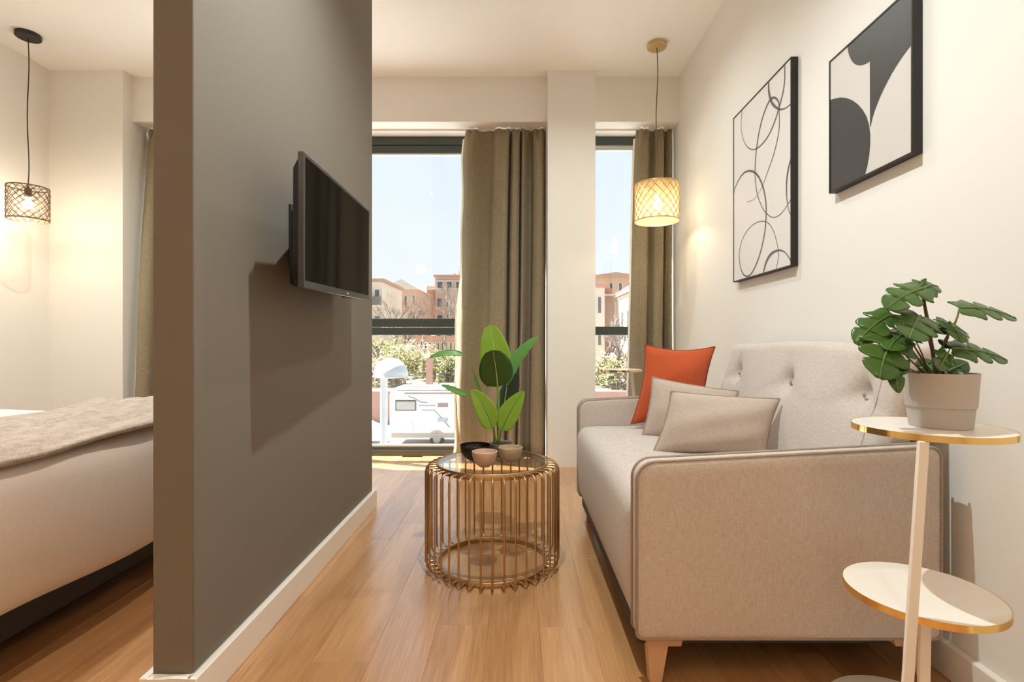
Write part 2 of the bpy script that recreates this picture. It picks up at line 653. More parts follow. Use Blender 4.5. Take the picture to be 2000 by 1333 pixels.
# shell
struct('ceiling', G().box(-3.95, 1.6, -2.3, 4.75, CEIL, CEIL + 0.2), M['ceiling'])
struct('wall_left', G().box(-3.95, -3.74, -2.3, 4.75, -0.15, CEIL), M['wall'])
rx0, rx1 = right_x(-2.3), right_x(4.75)
struct('wall_right', G().hexa([(rx0, -2.3, -0.15), (1.6, -2.3, -0.15), (1.6, 4.75, -0.15), (rx1, 4.75, -0.15),
                               (rx0, -2.3, CEIL), (1.6, -2.3, CEIL), (1.6, 4.75, CEIL), (rx1, 4.75, CEIL)]), M['wall'])
struct('wall_rear', G().box(-3.95, 1.6, -2.5, -2.3, -0.15, CEIL), M['wall'])
D_BEAM, Z_BEAM, D_WIN = 4.204, 2.812, 4.505
struct('wall_beam', G().box(-3.74, 1.345, D_BEAM, 4.66, Z_BEAM, CEIL), M['wall'])
CX0, CX1, D_COL = 0.250, 0.631, 4.098
struct('wall_column', G().box(CX0, CX1, D_COL, 4.66, -0.01, CEIL), M['wall'])
struct('wall_pilaster', G().box(-3.74, -3.153, D_COL, 4.66, -0.01, CEIL), M['wall'])
GX0, GX1, GD0, GD1 = -0.983, -0.873, 1.383, 3.096
struct('wall_partition', G().box(GX0, GX1, GD0, GD1, -0.005, CEIL), M['taupe'], bevel=0.003)
bt, bh = 0.022, 0.105
def board(g, x0, x1, y0, y1, h=bh):
    c = 0.003
    g.hexa([(x0, y0, 0), (x1, y0, 0), (x1, y1, 0), (x0, y1, 0), (x0, y0, h), (x1, y0, h), (x1, y1, h), (x0, y1, h)])
    return g
gb = G()
board(gb, GX1, GX1 + bt, GD0 - bt, GD1 + bt)
board(gb, GX0 - bt, GX0, GD0 - bt, GD1 + bt)
board(gb, GX0, GX1, GD0 - bt, GD0)
board(gb, GX0, GX1, GD1, GD1 + bt)
struct('baseboard_partition', gb, M['base'], bevel=0.003)
def rxb(d, o):
    return right_x(d) - o
struct('baseboard_right', G().hexa([(rxb(-2.3, .02), -2.3, 0), (rxb(-2.3, 0), -2.3, 0), (rxb(4.5, 0), 4.5, 0), (rxb(4.5, .02), 4.5, 0),
                                    (rxb(-2.3, .02), -2.3, bh - .005), (rxb(-2.3, 0), -2.3, bh), (rxb(4.5, 0), 4.5, bh), (rxb(4.5, .02), 4.5, bh - .005)]), M['base'], bevel=0.003)
struct('baseboard_left', board(G(), -3.74, -3.72, -2.3, D_COL), M['base'], bevel=0.003)

# windows: dark aluminium frames with panes
def window(name, x0, x1, mull, sash):
    f = D_WIN
    g = G().box(x0, x1, f, f + 0.07, Z_BEAM - 0.072, Z_BEAM)          # head of the frame
    win = struct(name, g, M['frame'], bevel=0.003)
    if sash:
        part('sash_rail', G().box(x0, x1, f + 0.012, f + 0.06, Z_BEAM - 0.140, Z_BEAM - 0.076), M['frame'], win, bevel=0.003)
        zt = Z_BEAM - 0.140
    else:
        part('sash_rail', G().box(x0, x1, f + 0.012, f + 0.06, Z_BEAM - 0.100, Z_BEAM - 0.072), M['bead'], win, bevel=0.002)
        zt = Z_BEAM - 0.100
    part('glazing_bead', G().box(x0, x1, f + 0.018, f + 0.05, zt - 0.014, zt), M['bead'], win)
    zt -= 0.014
    zb = 1.064
    if sash:
        part('transom', G().box(x0, x1, f - 0.005, f + 0.065, zb, zb + 0.066), M['frame'], win, bevel=0.003)
        part('sash_rail', G().box(x0, x1, f + 0.006, f + 0.06, zb + 0.072, zb + 0.146), M['frame'], win, bevel=0.003)
        ztr = zb + 0.146
    else:
        part('transom', G().box(x0, x1, f - 0.002, f + 0.065, zb, zb + 0.074), M['frame'], win, bevel=0.003)
        ztr = zb + 0.074
    part('sill_rail', G().box(x0, x1, f, f + 0.075, -0.005, 0.052), M['frame'], win, bevel=0.003)
    part('sill_rail', G().box(x0, x1, f + 0.012, f + 0.07, 0.052, 0.080), M['frame'], win, bevel=0.003)
    part('glazing_bead', G().box(x0, x1, f + 0.02, f + 0.05, 0.080, 0.096), M['bead'], win)
    xs = [x0] + mull + [x1]
    for i, x in enumerate(xs):
        a = x if i == 0 else (x - 0.06 if i == len(xs) - 1 else x - 0.03)
        part('mullion', G().box(a, a + 0.06, f + 0.003, f + 0.072, 0.05, Z_BEAM - 0.07), M['frame'], win, bevel=0.003)
    for i in range(len(xs) - 1):
        a, b = xs[i] + 0.03, xs[i + 1] - 0.03
        part('pane', G().box(a, b, f + 0.034, f + 0.040, ztr, zt), M['glass'], win, smooth=0)
        part('pane', G().box(a, b, f + 0.034, f + 0.040, 0.088, zb), M['glass'], win, smooth=0)
    return win
window('window_1', -3.153, CX0, [-1.80, -2.45], True)
window('window_2', CX1, 1.337, [], False)
for nm, a, b in (('curtain_track', -3.15, CX0), ('curtain_track', CX1, 1.33)):
    solo(nm, G().box(a, b, 4.355, 4.385, Z_BEAM - 0.014, Z_BEAM), M['base'],
         'white curtain track under the beam over the ' + ('wide window' if a < 0 else 'narrow window beside the sofa wall'), 'curtain track', bevel=0.002)

# ------------------------------------------------------------------ curtains
def curtain(label, top, bottom, prof, zb=0.015, hem=None, liner=True):
    """top / bottom = (x left, x right, depth); prof = folds as (fraction, depth towards the room)"""
    z1 = Z_BEAM - 0.012
    n = 150
    pr = catmull(prof, n)
    rnd = random.Random(len(prof))
    ph = [rnd.uniform(0, 6) for _ in range(4)]
    zs = [z1, z1 - 0.012, z1 - 0.03, z1 - 0.06, z1 - 0.085, z1 - 0.105, z1 - 0.13, z1 - 0.17, z1 - 0.25]
    zs += [zs[-1] + (zb - zs[-1]) * (i / 20) for i in range(1, 21)]
    def row(z, off, ext):
        t = (z1 - z) / (z1 - zb)
        head = max(0.0, 1 - (z1 - z) / 0.13)
        r = []
        for i, (f, d) in enumerate(pr):
            ff = i / (n - 1)
            fl = f + 0.012 * math.sin(5 * t + ph[0] + 9 * f) * t * (1 if 0.03 < f < 0.97 else 0)
            a = top[0] + (top[1] - top[0]) * fl
            b = bottom[0] + (bottom[1] - bottom[0]) * fl
            s = t ** 0.8
            x = a + (b - a) * s
            y0 = top[2] + (bottom[2] - top[2]) * s
            amp = 1.15 + 0.45 * t - 0.55 * head
            dd = d * amp + 0.016 * head * math.sin(ff * 68) + 0.006 * math.sin(3 * z + 14 * f + ph[1])
            if hem:
                x += hem(f, z)
            if ext and i == 0:
                x -= 0.018
            r.append((x, y0 - dd + off, z))
        return r
    th = thing('curtain', ((top[0] + top[1]) / 2, top[2], 0), label, 'curtain', 'linen curtains at the windows')
    g = G()
    g.grid([row(z, 0, False) for z in zs])
    o = part('curtain_cloth', g, M['curtain'], th, smooth=70, fix=False)
    md = o.modifiers.new('thick', 'SOLIDIFY')
    md.thickness = 0.003
    if liner:
        g = G()
        g.grid([row(z, 0.008, True) for z in zs[3:]])
        part('lining', g, M['lining'], th, 'cream lining on the window side', smooth=70, fix=False)
    return th
P1 = [(0, -.03), (.05, .02), (.10, .03), (.16, .0), (.25, -.04), (.33, -.03), (.38, .02), (.46, .05), (.53, .055), (.555, -.06), (.585, .03), (.63, .05), (.67, .03), (.69, -.055), (.715, .035),
      (.745, .025), (.78, -.03), (.83, -.045), (.86, .02), (.91, .05), (.96, .045), (1.0, -.02)]
def wavy(f, z):
    e = max(0, 1 - f / 0.25)
    return e * (0.012 * math.sin(z * 4.1 + 0.4) + 0.007 * math.sin(z * 9.0))
curtain('olive linen curtain gathered at the right of the wide window, behind the broad-leaved plant', (-0.424, CX0 - 0.004, 4.35), (-0.535, CX0 - 0.006, 4.33), P1, hem=wavy)
P2 = [(0, -.02), (.07, .03), (.2, .035), (.33, .03), (.40, -.03), (.47, -.03), (.54, .02), (.68, .04), (.74, .03), (.78, -.05), (.86, .0), (.93, .03), (1.0, -.01)]
curtain('olive linen curtain in the sofa corner behind the gold pendant lamp', (1.018, 1.322, 4.35), (0.945, 1.318, 4.34), P2)
P3 = [(0, -.02), (.1, .04), (.22, .03), (.3, -.05), (.4, .04), (.52, .04), (.6, -.05), (.7, .04), (.85, .045), (1.0, -.02)]
curtain('olive linen curtain fanning out beside the bed', (-3.135, -2.72, 4.36), (-3.138, -2.45, 4.15), P3)

# ------------------------------------------------------------------ sofa
SY0, SY1 = 1.47, 2.90          # outer faces of the near and far arm
AT = 0.062
sofa = thing('sofa', (0.8, 2.18, 0), 'light greige two seat sofa with tufted back and piped slab arms', 'sofa')
def arm_profile(dz):
    pts = []
    def arc(cx, cz, r, a0, a1, n=8):
        for i in range(n + 1):
            a = math.radians(a0 + (a1 - a0) * i / n)
            pts.append((cx + r * math.cos(a), cz + r * math.sin(a)))
    arc(0.345 + 0.02, 0.146 + 0.02, 0.02, 270, 180, 4)
    arc(0.345 + 0.055, 0.655 + dz - 0.055, 0.055, 180, 92, 9)
    arc(1.222 - 0.03, 0.697 + dz - 0.03, 0.03, 88, 0, 6)
    arc(1.222 - 0.015, 0.146 + 0.015, 0.015, 0, -90, 3)
    return pts
def make_arm(y0, dz):
    pr = arm_profile(dz)
    cx = sum(p[0] for p in pr) / len(pr)
    cz = sum(p[1] for p in pr) / len(pr)
    y1 = y0 + AT
    g = G()
    n = len(pr)
    def ringp(k, y):
        return [(cx + (x - cx) * k, y, cz + (z - cz) * k) for x, z in pr]
    rows = [ringp(0.0, y0 - 0.006), ringp(0.45, y0 - 0.006), ringp(0.8, y0 - 0.005), ringp(0.94, y0 - 0.003), ringp(0.985, y0), ringp(0.995, y0 + 0.006)]
    rows += [ringp(1.0, y0 + AT * 0.3), ringp(1.0, y0 + AT * 0.7)]
    rows += [ringp(0.995, y1 - 0.006), ringp(0.985, y1), ringp(0.94, y1 + 0.002), ringp(0.8, y1 + 0.003), ringp(0.0, y1 + 0.004)]
    g.grid(rows, wrap=True)
    a = part('arm', g, M['sofa'], sofa, smooth=60)
    for yy in (y0 + 0.004, y1 - 0.004):
        g = G().tube([(cx + (x - cx) * 0.999, yy, cz + (z - cz) * 0.999) for x, z in pr], 0.0052, 8, closed=True)
        part('piping', g, M['pipe'], a, smooth=60)
    return a
make_arm(SY0, 0.0)
make_arm(SY1 - AT, 0.022)
# seat
def seat_fn(p, n):
    q = Vector(p)
    yc = (q.y - (SY0 + SY1) / 2) / ((SY1 - SY0) / 2)
    xc = (q.x - 0.72) / 0.4
    if q.z > 0.4:
        q.z += 0.020 * max(0, 1 - yc * yc) * max(0, 1 - xc ** 4) * (q.z - 0.4) / 0.13
    if q.x < 0.5:
        t = (0.535 - q.z) / 0.42
        q.x += 0.020 * t - 0.012 * math.sin(max(0, min(1, t)) * PI)
    return q
part('seat', soft_box(0.336, 1.12, SY0 + AT + 0.002, SY1 - AT - 0.002, 0.135, 0.535, (0.06, 0.03, 0.055), 14, 16, 8, seat_fn), M['sofa'], sofa, smooth=70)
part('seat_base', soft_box(0.362, 1.18, SY0 + AT, SY1 - AT, 0.095, 0.16, 0.01, 6, 6, 2), M['bedbase'], sofa, 'dark underside frame')
# backrest with buttons
tufts = [(2.66, 0.838), (2.16, 0.830), (1.70, 0.825)]
BY0, BY1 = SY0 + AT + 0.01, SY1 - AT - 0.02
def back_fn(p, n):
    q = Vector(p)
    front = max(0.0, -n.x)
    lean = 0.29 * (q.z - 0.53)
    q.x += lean
    yc = (q.y - (BY0 + BY1) / 2) / ((BY1 - BY0) / 2)
    if n.x < -0.2:
        q.x -= 0.022 * (1 - yc ** 4) * math.sin(max(0, min(1, (q.z - 0.5) / 0.5)) * PI)
        for ty, tz in tufts:
            dy, dz = q.y - ty, q.z - tz
            r2 = dy * dy + dz * dz
            q.x += 0.034 * math.exp(-r2 / 0.0022) + 0.016 * math.exp(-r2 / 0.02)
            if dz > 0:
                q.x += 0.015 * math.exp(-dy * dy / 0.00035) * max(0, 1 - dz / 0.15)
            for sgn in (-1, 1):
                e = abs(dz + 0.28 * dy * sgn)
                if dy * sgn > 0:
                    q.x += 0.006 * math.exp(-e * e / 0.0006) * max(0, 1 - abs(dy) / 0.25)
    if n.z > 0.3:
        q.z += 0.006 * math.cos(yc * 4)
    return q
back = part('backrest', soft_box(1.045, 1.155, BY0, BY1, 0.50, 1.000, (0.035, 0.04, 0.035), 3, 90, 44, back_fn), M['sofa'], sofa, smooth=70)
for ty, tz in tufts:
    xx = 1.045 + 0.29 * (tz - 0.53) + 0.018
    g = G().lathe([(0.0, 0.004), (0.006, 0.003), (0.010, 0), (0.006, -0.003), (0.0, -0.004)], 10)
    g.v = [(xx + 0.006 - z, ty + x, tz + y) for x, y, z in g.v]
    part('button', g, M['pipe'], back)
part('seam', G().tube([back_fn(Vector((1.045, BY0 + 0.07, z)), Vector((-1, 0, 0))) + Vector((0.0005, 0, 0)) for z in [0.55 + 0.04 * i for i in range(11)]], 0.0018, 6), M['pipe'], back)
# legs: tapered beech with a bracket to the inside
def sofa_leg(x, y, sx, sy):
    t = 0.146
    g = G()
    w, wb = 0.065, 0.040
    x1 = x + sx * w
    g.hexa([(x + sx * 0.004, y + sy * 0.0, 0), (x + sx * wb, y, 0), (x + sx * wb, y + sy * 0.035, 0), (x + sx * 0.004, y + sy * 0.035, 0),
            (x, y + sy * 0.01, t - 0.02), (x + sx * w, y + sy * 0.01, t - 0.02), (x + sx * w, y + sy * 0.06, t - 0.02), (x, y + sy * 0.06, t - 0.02)])
    g.hexa([(x, y + sy * 0.01, t - 0.042), (x + sx * 0.10, y + sy * 0.01, t - 0.042), (x + sx * 0.10, y + sy * 0.07, t - 0.042), (x, y + sy * 0.07, t - 0.042),
            (x, y + sy * 0.01, t + 0.002), (x + sx * 0.11, y + sy * 0.01, t + 0.002), (x + sx * 0.11, y + sy * 0.07, t + 0.002), (x, y + sy * 0.07, t + 0.002)])
    part('leg', g, M['legwood'], sofa, bevel=0.003)
sofa_leg(0.385, 1.495, 1, 1)
sofa_leg(1.215, 1.495, -1, 1)
sofa_leg(0.385, 2.875, 1, -1)
sofa_leg(1.215, 2.875, -1, -1)

# ------------------------------------------------------------------ cushions
def cushion(TL, TR, BL, BR, T, mat, pipemat, label, group=None, pipe=0.005, pinch=0.055):
    TL, TR, BL, BR = map(Vector, (TL, TR, BL, BR))
    c = (TL + TR + BL + BR) / 4
    nrm = (TR - TL).cross(BL - TL).normalized()
    if nrm.y > 0:
        nrm = -nrm
    n = 26
    root = thing('cushion', (c.x, c.y, min(BL.z, BR.z)), label, 'cushion', group)
    def P(u, v, s):
        uu = u * (1 - pinch * (1 - v * v) * abs(u))
        vv = v * (1 - pinch * (1 - u * u) * abs(v))
        a, b = (uu + 1) / 2, (vv + 1) / 2
        p = TL * (1 - a) * b + TR * a * b + BL * (1 - a) * (1 - b) + BR * a * (1 - b)
        h = T * ((1 - u ** 2) ** 0.55) * ((1 - v ** 2) ** 0.55)
        h *= 1 + 0.06 * math.sin(5 * u + 2 * v) + 0.05 * math.sin(7 * v - 3 * u)
        return p + nrm * h * s
    g = G()
    ts = [-math.cos(PI * i / n) for i in range(n + 1)]
    for s in (1, -1):
        g.grid([[P(u, v, s) for u in ts] for v in ts])
    body = part('cushion_cover', g, mat, root, smooth=80)
    loop = [P(u, -1, 0) for u in ts] + [P(1, v, 0) for v in ts[1:]] + [P(u, 1, 0) for u in reversed(ts[:-1])] + [P(-1, v, 0) for v in reversed(ts[1:-1])]
    part('piping', G().tube(loop, pipe, 6, closed=True), pipemat, root, smooth=70)
    return root
cushion(U(1260, 674, 2.78), U(1396, 678, 2.71), U(1233, 828, 2.70), U(1374, 838, 2.60), 0.075, M['rust'], M['rustpipe'],
        'square rust orange cushion leaning in the far corner of the sofa', pinch=0.13)
cushion(U(1274, 738, 2.54), U(1442, 765, 2.47), U(1255, 850, 2.47), U(1420, 886, 2.36), 0.075, M['cush'], M['cushpipe'],
        'oblong greige cushion between the orange cushion and the foremost one', 'oblong greige cushions')
cushion(U(1311, 765, 2.16), U(1522, 780, 2.10), U(1275, 886, 2.10), U(1495, 893, 2.00), 0.08, M['cush'], M['cushpipe'],
        'foremost oblong greige cushion with piped edge lying in front on the seat', 'oblong greige cushions')

# ------------------------------------------------------------------ wire coffee table
TX, TY, TZ = -0.1095, 2.33, 0.462
table = thing('coffee_table', (TX, TY, 0), 'round coffee table of bent gold wires with a glass top', 'table')
RR, RC = 0.252, 0.300
g = G().lathe([(RR - 0.006, TZ - 0.026), (RR, TZ - 0.026), (RR, TZ - 0.001), (RR - 0.001, TZ), (RR - 0.005, TZ), (RR - 0.006, TZ - 0.001)], 72, (TX, TY, 0), closed=True)
part('top_ring', g, M['gold'], table, smooth=50)
g = G().lathe([(RR - 0.020, TZ - 0.016), (RR - 0.006, TZ - 0.016), (RR - 0.006, TZ - 0.012), (RR - 0.020, TZ - 0.012)], 72, (TX, TY, 0), closed=True)
part('inner_lip', g, M['gold'], table, smooth=50)
part('glass_top', G().lathe([(0.0, TZ - 0.0115), (RR - 0.0065, TZ - 0.0115), (RR - 0.0065, TZ - 0.002), (0.0, TZ - 0.002)], 64, (TX, TY, 0)), M['table_glass'], table, smooth=30)
g = G().lathe([(RR - 0.012, 0.002), (RR, 0.002), (RR, 0.020), (RR - 0.001, 0.021), (RR - 0.011, 0.021), (RR - 0.012, 0.020)], 72, (TX, TY, 0), closed=True)
part('bottom_ring', g, M['gold'], table, smooth=50)
NW = 40
def wire_path():
    b = 0.026
    zt, zb = TZ - 0.012, 0.0105
    p = [(RR - 0.002, 0, zt), (RC - b, 0, zt)]
    for i in range(1, 7):
        a = PI / 2 - (PI / 2) * i / 6
        p.append((RC - b + b * math.cos(a), 0, zt - b + b * math.sin(a)))
    for i in range(0, 7):
        a = -(PI / 2) * i / 6
        p.append((RC - b + b * math.cos(a), 0, zb + b + b * math.sin(a)))
    p.append((RR - 0.002, 0, zb))
    return p
w0 = None
for k in range(NW):
    if w0 is None:
        w0 = link('wire', G().tube(wire_path(), 0.0043, 6), M['gold'], smooth=60)
        o = w0
    else:
        o = w0.copy()
        COL.objects.link(o)
    o.parent = table
    o.location = (0, 0, 0)
    o.rotation_euler = (0, 0, 2 * PI * (k + 0.3) / NW)

# bowls
def bowl(cx, cy, z, r, h, mat, label, foot=0.45):
    prof = [(0.0, 0.004), (r * foot * 0.9, 0.004), (r * foot, 0.0), (r * foot * 1.05, 0.004)]
    for i in range(1, 11):
        a = i / 10 * PI / 2
        prof.append((r * foot + r * (1 - foot) * math.sin(a) ** 0.9, 0.004 + (h - 0.004) * (1 - math.cos(a)) ** 0.85))
    prof.append((r - 0.0015, h + 0.001))
    for i in range(10, 0, -1):
        a = i / 10 * PI / 2
        prof.append((max(0.003, r * foot + r * (1 - foot) * math.sin(a) ** 0.9 - 0.004), 0.009 + (h - 0.009) * (1 - math.cos(a)) ** 0.85))
    prof.append((0.0, 0.009))
    root = solo('bowl', G().lathe(prof, 40), mat, label, 'bowl', 'ceramic bowls on the coffee table', smooth=50)
    root.location = (cx, cy, z)
    return root
ZG = TZ - 0.0019
def at_table(x, d):
    return ((x - 1009) * d / 1000, d)
bx = at_table(929, 2.345)
bowl(bx[0], bx[1], ZG, 0.0735, 0.070, M['bowlblack'], 'wide black glazed bowl on the glass coffee table', 0.40)
bx = at_table(946.5, 2.225)
bowl(bx[0], bx[1], ZG, 0.0550, 0.066, M['bowlpink'], 'pale pink ceramic bowl, nearest on the glass coffee table', 0.40)
bx = at_table(997, 2.315)
bowl(bx[0], bx[1], ZG, 0.0545, 0.066, M['bowltan'], 'sand coloured ceramic bowl at the right on the glass coffee table', 0.40)

# ------------------------------------------------------------------ leaves
def bez(a, b, c, t):
    return a * (1 - t) ** 2 + b * 2 * t * (1 - t) + c * t * t

def leaf(base, tip, nrm, width, mat, parent, bow=(0, 0, 0), fold=0.2, kind='paddle', vein=None, droop=0.0, name='leaf', rnd=0.62, skew=0.75):
    base, tip, nrm = Vector(base), Vector(tip), Vector(nrm)
    mid = (base + tip) / 2 + Vector(bow)
    ax = (tip - base).normalized()
    side = nrm.cross(ax)
    side = (side - ax * side.dot(ax)).normalized()
    up = ax.cross(side).normalized()
    if up.dot(nrm) < 0:
        up = -up
    g = G()
    L = (tip - base).length
    if kind == 'paddle':
        nt, ns = 16, 5
        def w(t):
            return width * (math.sin(PI * min(1, t ** skew)) ** rnd) * (1.0 - 0.12 * t)
        for sg in (-1, 1):
            rows = []
            for i in range(nt + 1):
                t = i / nt
                r = bez(base, mid, tip, t)
                rows.append([r + side * sg * (w(t) * s / ns) + up * (fold * w(t) * (s / ns) + 0.0025 * math.sin(t * 40 + s) * (s / ns) - droop * w(t) * (s / ns) ** 2) for s in range(ns + 1)])
            g.grid(rows)
    else:
        K = 2 if width < 0.040 else 3
        def wid(t):
            t = min(1.0, max(0.0, t))
            return width * min(1.0, (max(0.0, t + 0.16) / 0.30)) ** 0.6 * (max(0.0, 1 - t)) ** 0.42 * 1.12
        for sg in (-1, 1):
            for k in range(K):
                ta, tb = k / K * 0.95, (k + 1) / K * 0.95
                if k == 0:
                    ta = -0.14
                if k == K - 1:
                    tb = 1.0
                cut = 0.50 + 0.16 * math.sin(k * 2.3 + sg + width * 300)
                rows = []
                for s in range(8):
                    q = s / 7.0
                    gap = 0.0 if q < cut else (q - cut) / (1 - cut)
                    row = []
                    for i in range(6):
                        f = i / 5.0
                        shrink = 1 - 0.15 * min(1.0, gap * 5) - 0.14 * gap if k < K - 1 else 1 - 0.1 * gap
                        tip_round = 1 - 0.16 * (abs(f - 0.45) * 2) ** 2.5 * gap
                        ff = 0.46 + (f - 0.46) * shrink
                        t = ta + (tb - ta) * ff
                        qq = q * tip_round
                        tc = min(1.0, t + 0.16 * qq * qq * (1.0 - max(0, t)))
                        wd = wid(ta + (tb - ta) * (0.46 + (f - 0.46) * 0.9))
                        r = bez(base, mid, tip, min(1.0, max(0.0, tc)))
                        if t < 0:
                            r = r + ax * L * t * qq * 1.3
                        row.append(r + side * sg * wd * qq + up * (fold * wd * qq - droop * wd * qq * qq * 1.2 + 0.005 * L * math.sin(6 * qq + k)))
                    rows.append(row)
                g.grid(rows)
    o = part(name, g, mat, parent, smooth=75)
    md = o.modifiers.new('thick', 'SOLIDIFY')
    md.thickness = 0.0012
    if vein:
        pts = [bez(base, mid, tip, i / 8) + up * 0.0012 for i in range(9)]
        part('midrib', G().tube(pts, [0.0032 * (1 - 0.8 * i / 8) for i in range(9)], 5), vein, o, smooth=60)
    return o

def stalk(pts, r, mat, parent, name='stem', n=10):
    q = catmull([tuple(p) for p in pts], n)
    rr = [r * (1 - 0.35 * i / (n - 1)) for i in range(n)]
    return part(name, G().tube(q, rr, 6), mat, parent, smooth=60)

# broad-leaved plant on the coffee table
px_, py_ = at_table(978, 2.44)
big = thing('potted_plant', (px_, py_, ZG), 'tall plant with broad paddle leaves in a grey pot on the glass coffee table', 'plant')
g = G().lathe([(0.0, 0), (0.050, 0), (0.053, 0.003), (0.060, 0.060), (0.0605, 0.063), (0.057, 0.063), (0.054, 0.055), (0.0, 0.055)], 32, (px_, py_, ZG))
part('pot', g, M['potdark'], big, smooth=40)
part('soil', G().lathe([(0.0, 0.058), (0.0545, 0.0565), (0.0545, 0.05), (0.0, 0.05)], 24, (px_, py_, ZG)), M['soil'], big)
root_p = Vector((px_ - 0.012, py_, ZG + 0.055))
CAMN = Vector((0.05, -1, 0.1))
def bird(base, tip, width, mat, vein, nrm=CAMN, bow=(0, 0, 0), fold=0.15, mids=(), droop=0.0, r=0.004, smat='stemgreen', rnd=0.62, skew=0.75):
    b, t = U(*base), U(*tip)
    stalk([root_p + Vector(((base[0] - 975) * 0.0003, 0, 0))] + [U(*m) for m in mids] + [b], r, M[smat], big)
    leaf(b, t, nrm, width, mat, big, bow=bow, fold=fold, vein=vein, droop=droop, rnd=rnd, skew=skew)
bird((975, 748, 2.50), (957, 633, 2.53), 0.082, M['leaflight'], M['vein'], mids=((974, 815, 2.45),), fold=0.10, rnd=0.48)
bird((972, 757, 2.37), (962, 684, 2.31), 0.082, M['leafdark'], M['vein'], bow=(0.006, 0.0, 0.0), mids=((971, 815, 2.40),), fold=-0.12, rnd=0.42, skew=0.85)
bird((990, 755, 2.42), (1055, 655, 2.44), 0.050, M['leafmid'], None, nrm=(-0.55, -0.6, 0.55), bow=(-0.035, 0, 0.0), mids=((982, 810, 2.42),), fold=0.55)
bird((903, 690, 2.38), (838, 699, 2.33), 0.040, M['leafmid'], M['veindark'], nrm=(0.1, -0.35, 0.95), bow=(-0.0, 0, 0.045), mids=((962, 820, 2.41), (938, 755, 2.40), (919, 708, 2.39)), fold=-0.35, r=0.003)
bird((914, 770, 2.36), (862, 752, 2.30), 0.034, M['leafmid'], M['veindark'], nrm=(0.2, -0.4, 0.9), bow=(0, 0, 0.012), mids=((965, 835, 2.40), (945, 790, 2.38)), fold=-0.35, r=0.003)
bird((962, 838, 2.36), (920, 760, 2.36), 0.052, M['leaflight'], M['veindark'], nrm=(0.2, -0.95, 0.2), bow=(0.022, 0, 0.012), fold=0.12)
bird((980, 842, 2.37), (1024, 763, 2.38), 0.052, M['leaflight'], M['veindark'], nrm=(-0.25, -0.95, 0.15), bow=(-0.018, 0, 0.0), fold=0.22)
bird((980, 812, 2.48), (1010, 722, 2.50), 0.050, M['leafblue'], None, nrm=(0.1, -1, 0.1), mids=((977, 840, 2.45),), fold=0.10)
leaf(U(925, 728, 2.40), U(938, 768, 2.40), (0.8, -0.5, 0.2), 0.014, M['leafmid'], big, fold=0.3, name='leaf')

# ------------------------------------------------------------------ side tables
def side_table(label, pot_side=True):
    root = thing('side_table', (0.93, 1.19, 0), label, 'table', 'tiered round side tables')
    def disc(name, cx, cy, z, r, th, rim):
        o = part(name, G().lathe([(0.0, z - th), (r - 0.002, z - th), (r - 0.002, z), (0.0, z)], 64, (cx, cy, 0)), M['white'], root, smooth=30)
        if rim:
            part('rim', G().lathe([(r - 0.002, z - th - 0.0005), (r, z - th - 0.0005), (r, z + 0.0005), (r - 0.002, z + 0.0005)], 72, (cx, cy, 0), closed=True), M['brass'], o, 'polished brass edge band', smooth=30)
        return o
    disc('top_shelf', 0.966, 1.199, 0.8035, 0.1543, 0.013, True)
    disc('lower_shelf', 0.937, 1.187, 0.4255, 0.1545, 0.014, True)
    disc('base_plate', 1.01, 1.335, 0.018, 0.178, 0.016, False)
    def bar(a, b, w, t):
        a, b = Vector(a), Vector(b)
        g = G().hexa([(a.x - w, a.y - t, a.z), (a.x + w, a.y - t, a.z), (a.x + w, a.y + t, a.z), (a.x - w, a.y + t, a.z),
                      (b.x - w, b.y - t, b.z), (b.x + w, b.y - t, b.z), (b.x + w, b.y + t, b.z), (b.x - w, b.y + t, b.z)])
        return part('post', g, M['white'], root, bevel=0.002)
    bar((0.784, 1.052, 0.002), (0.8625, 1.086, 0.790), 0.0115, 0.004)
    bar((0.895, 1.13, 0.018), (0.893, 1.12, 0.411), 0.012, 0.005)
    foot = part('foot', G().hexa([(0.765, 1.04, 0.0), (0.90, 1.17, 0), (0.95, 1.25, 0), (0.83, 1.2, 0), (0.765, 1.04, 0.012), (0.90, 1.17, 0.012), (0.95, 1.25, 0.012), (0.83, 1.2, 0.012)]), M['white'], root)
    return root
def copy_tree(o, parent=None):
    c = o.copy()
    COL.objects.link(c)
    if parent is not None:
        c.parent = parent
    for ch in list(o.children):
        copy_tree(ch, c)
    return c
st = side_table('white tiered side table with brass rims in front of the sofa, carrying the monstera')
st2 = copy_tree(st)
st2['label'] = 'white side table with brass rim standing by the narrow window beyond the far sofa arm'
st2.location = (0.791, 3.729, 0)
st2.rotation_euler = (0, 0, PI)

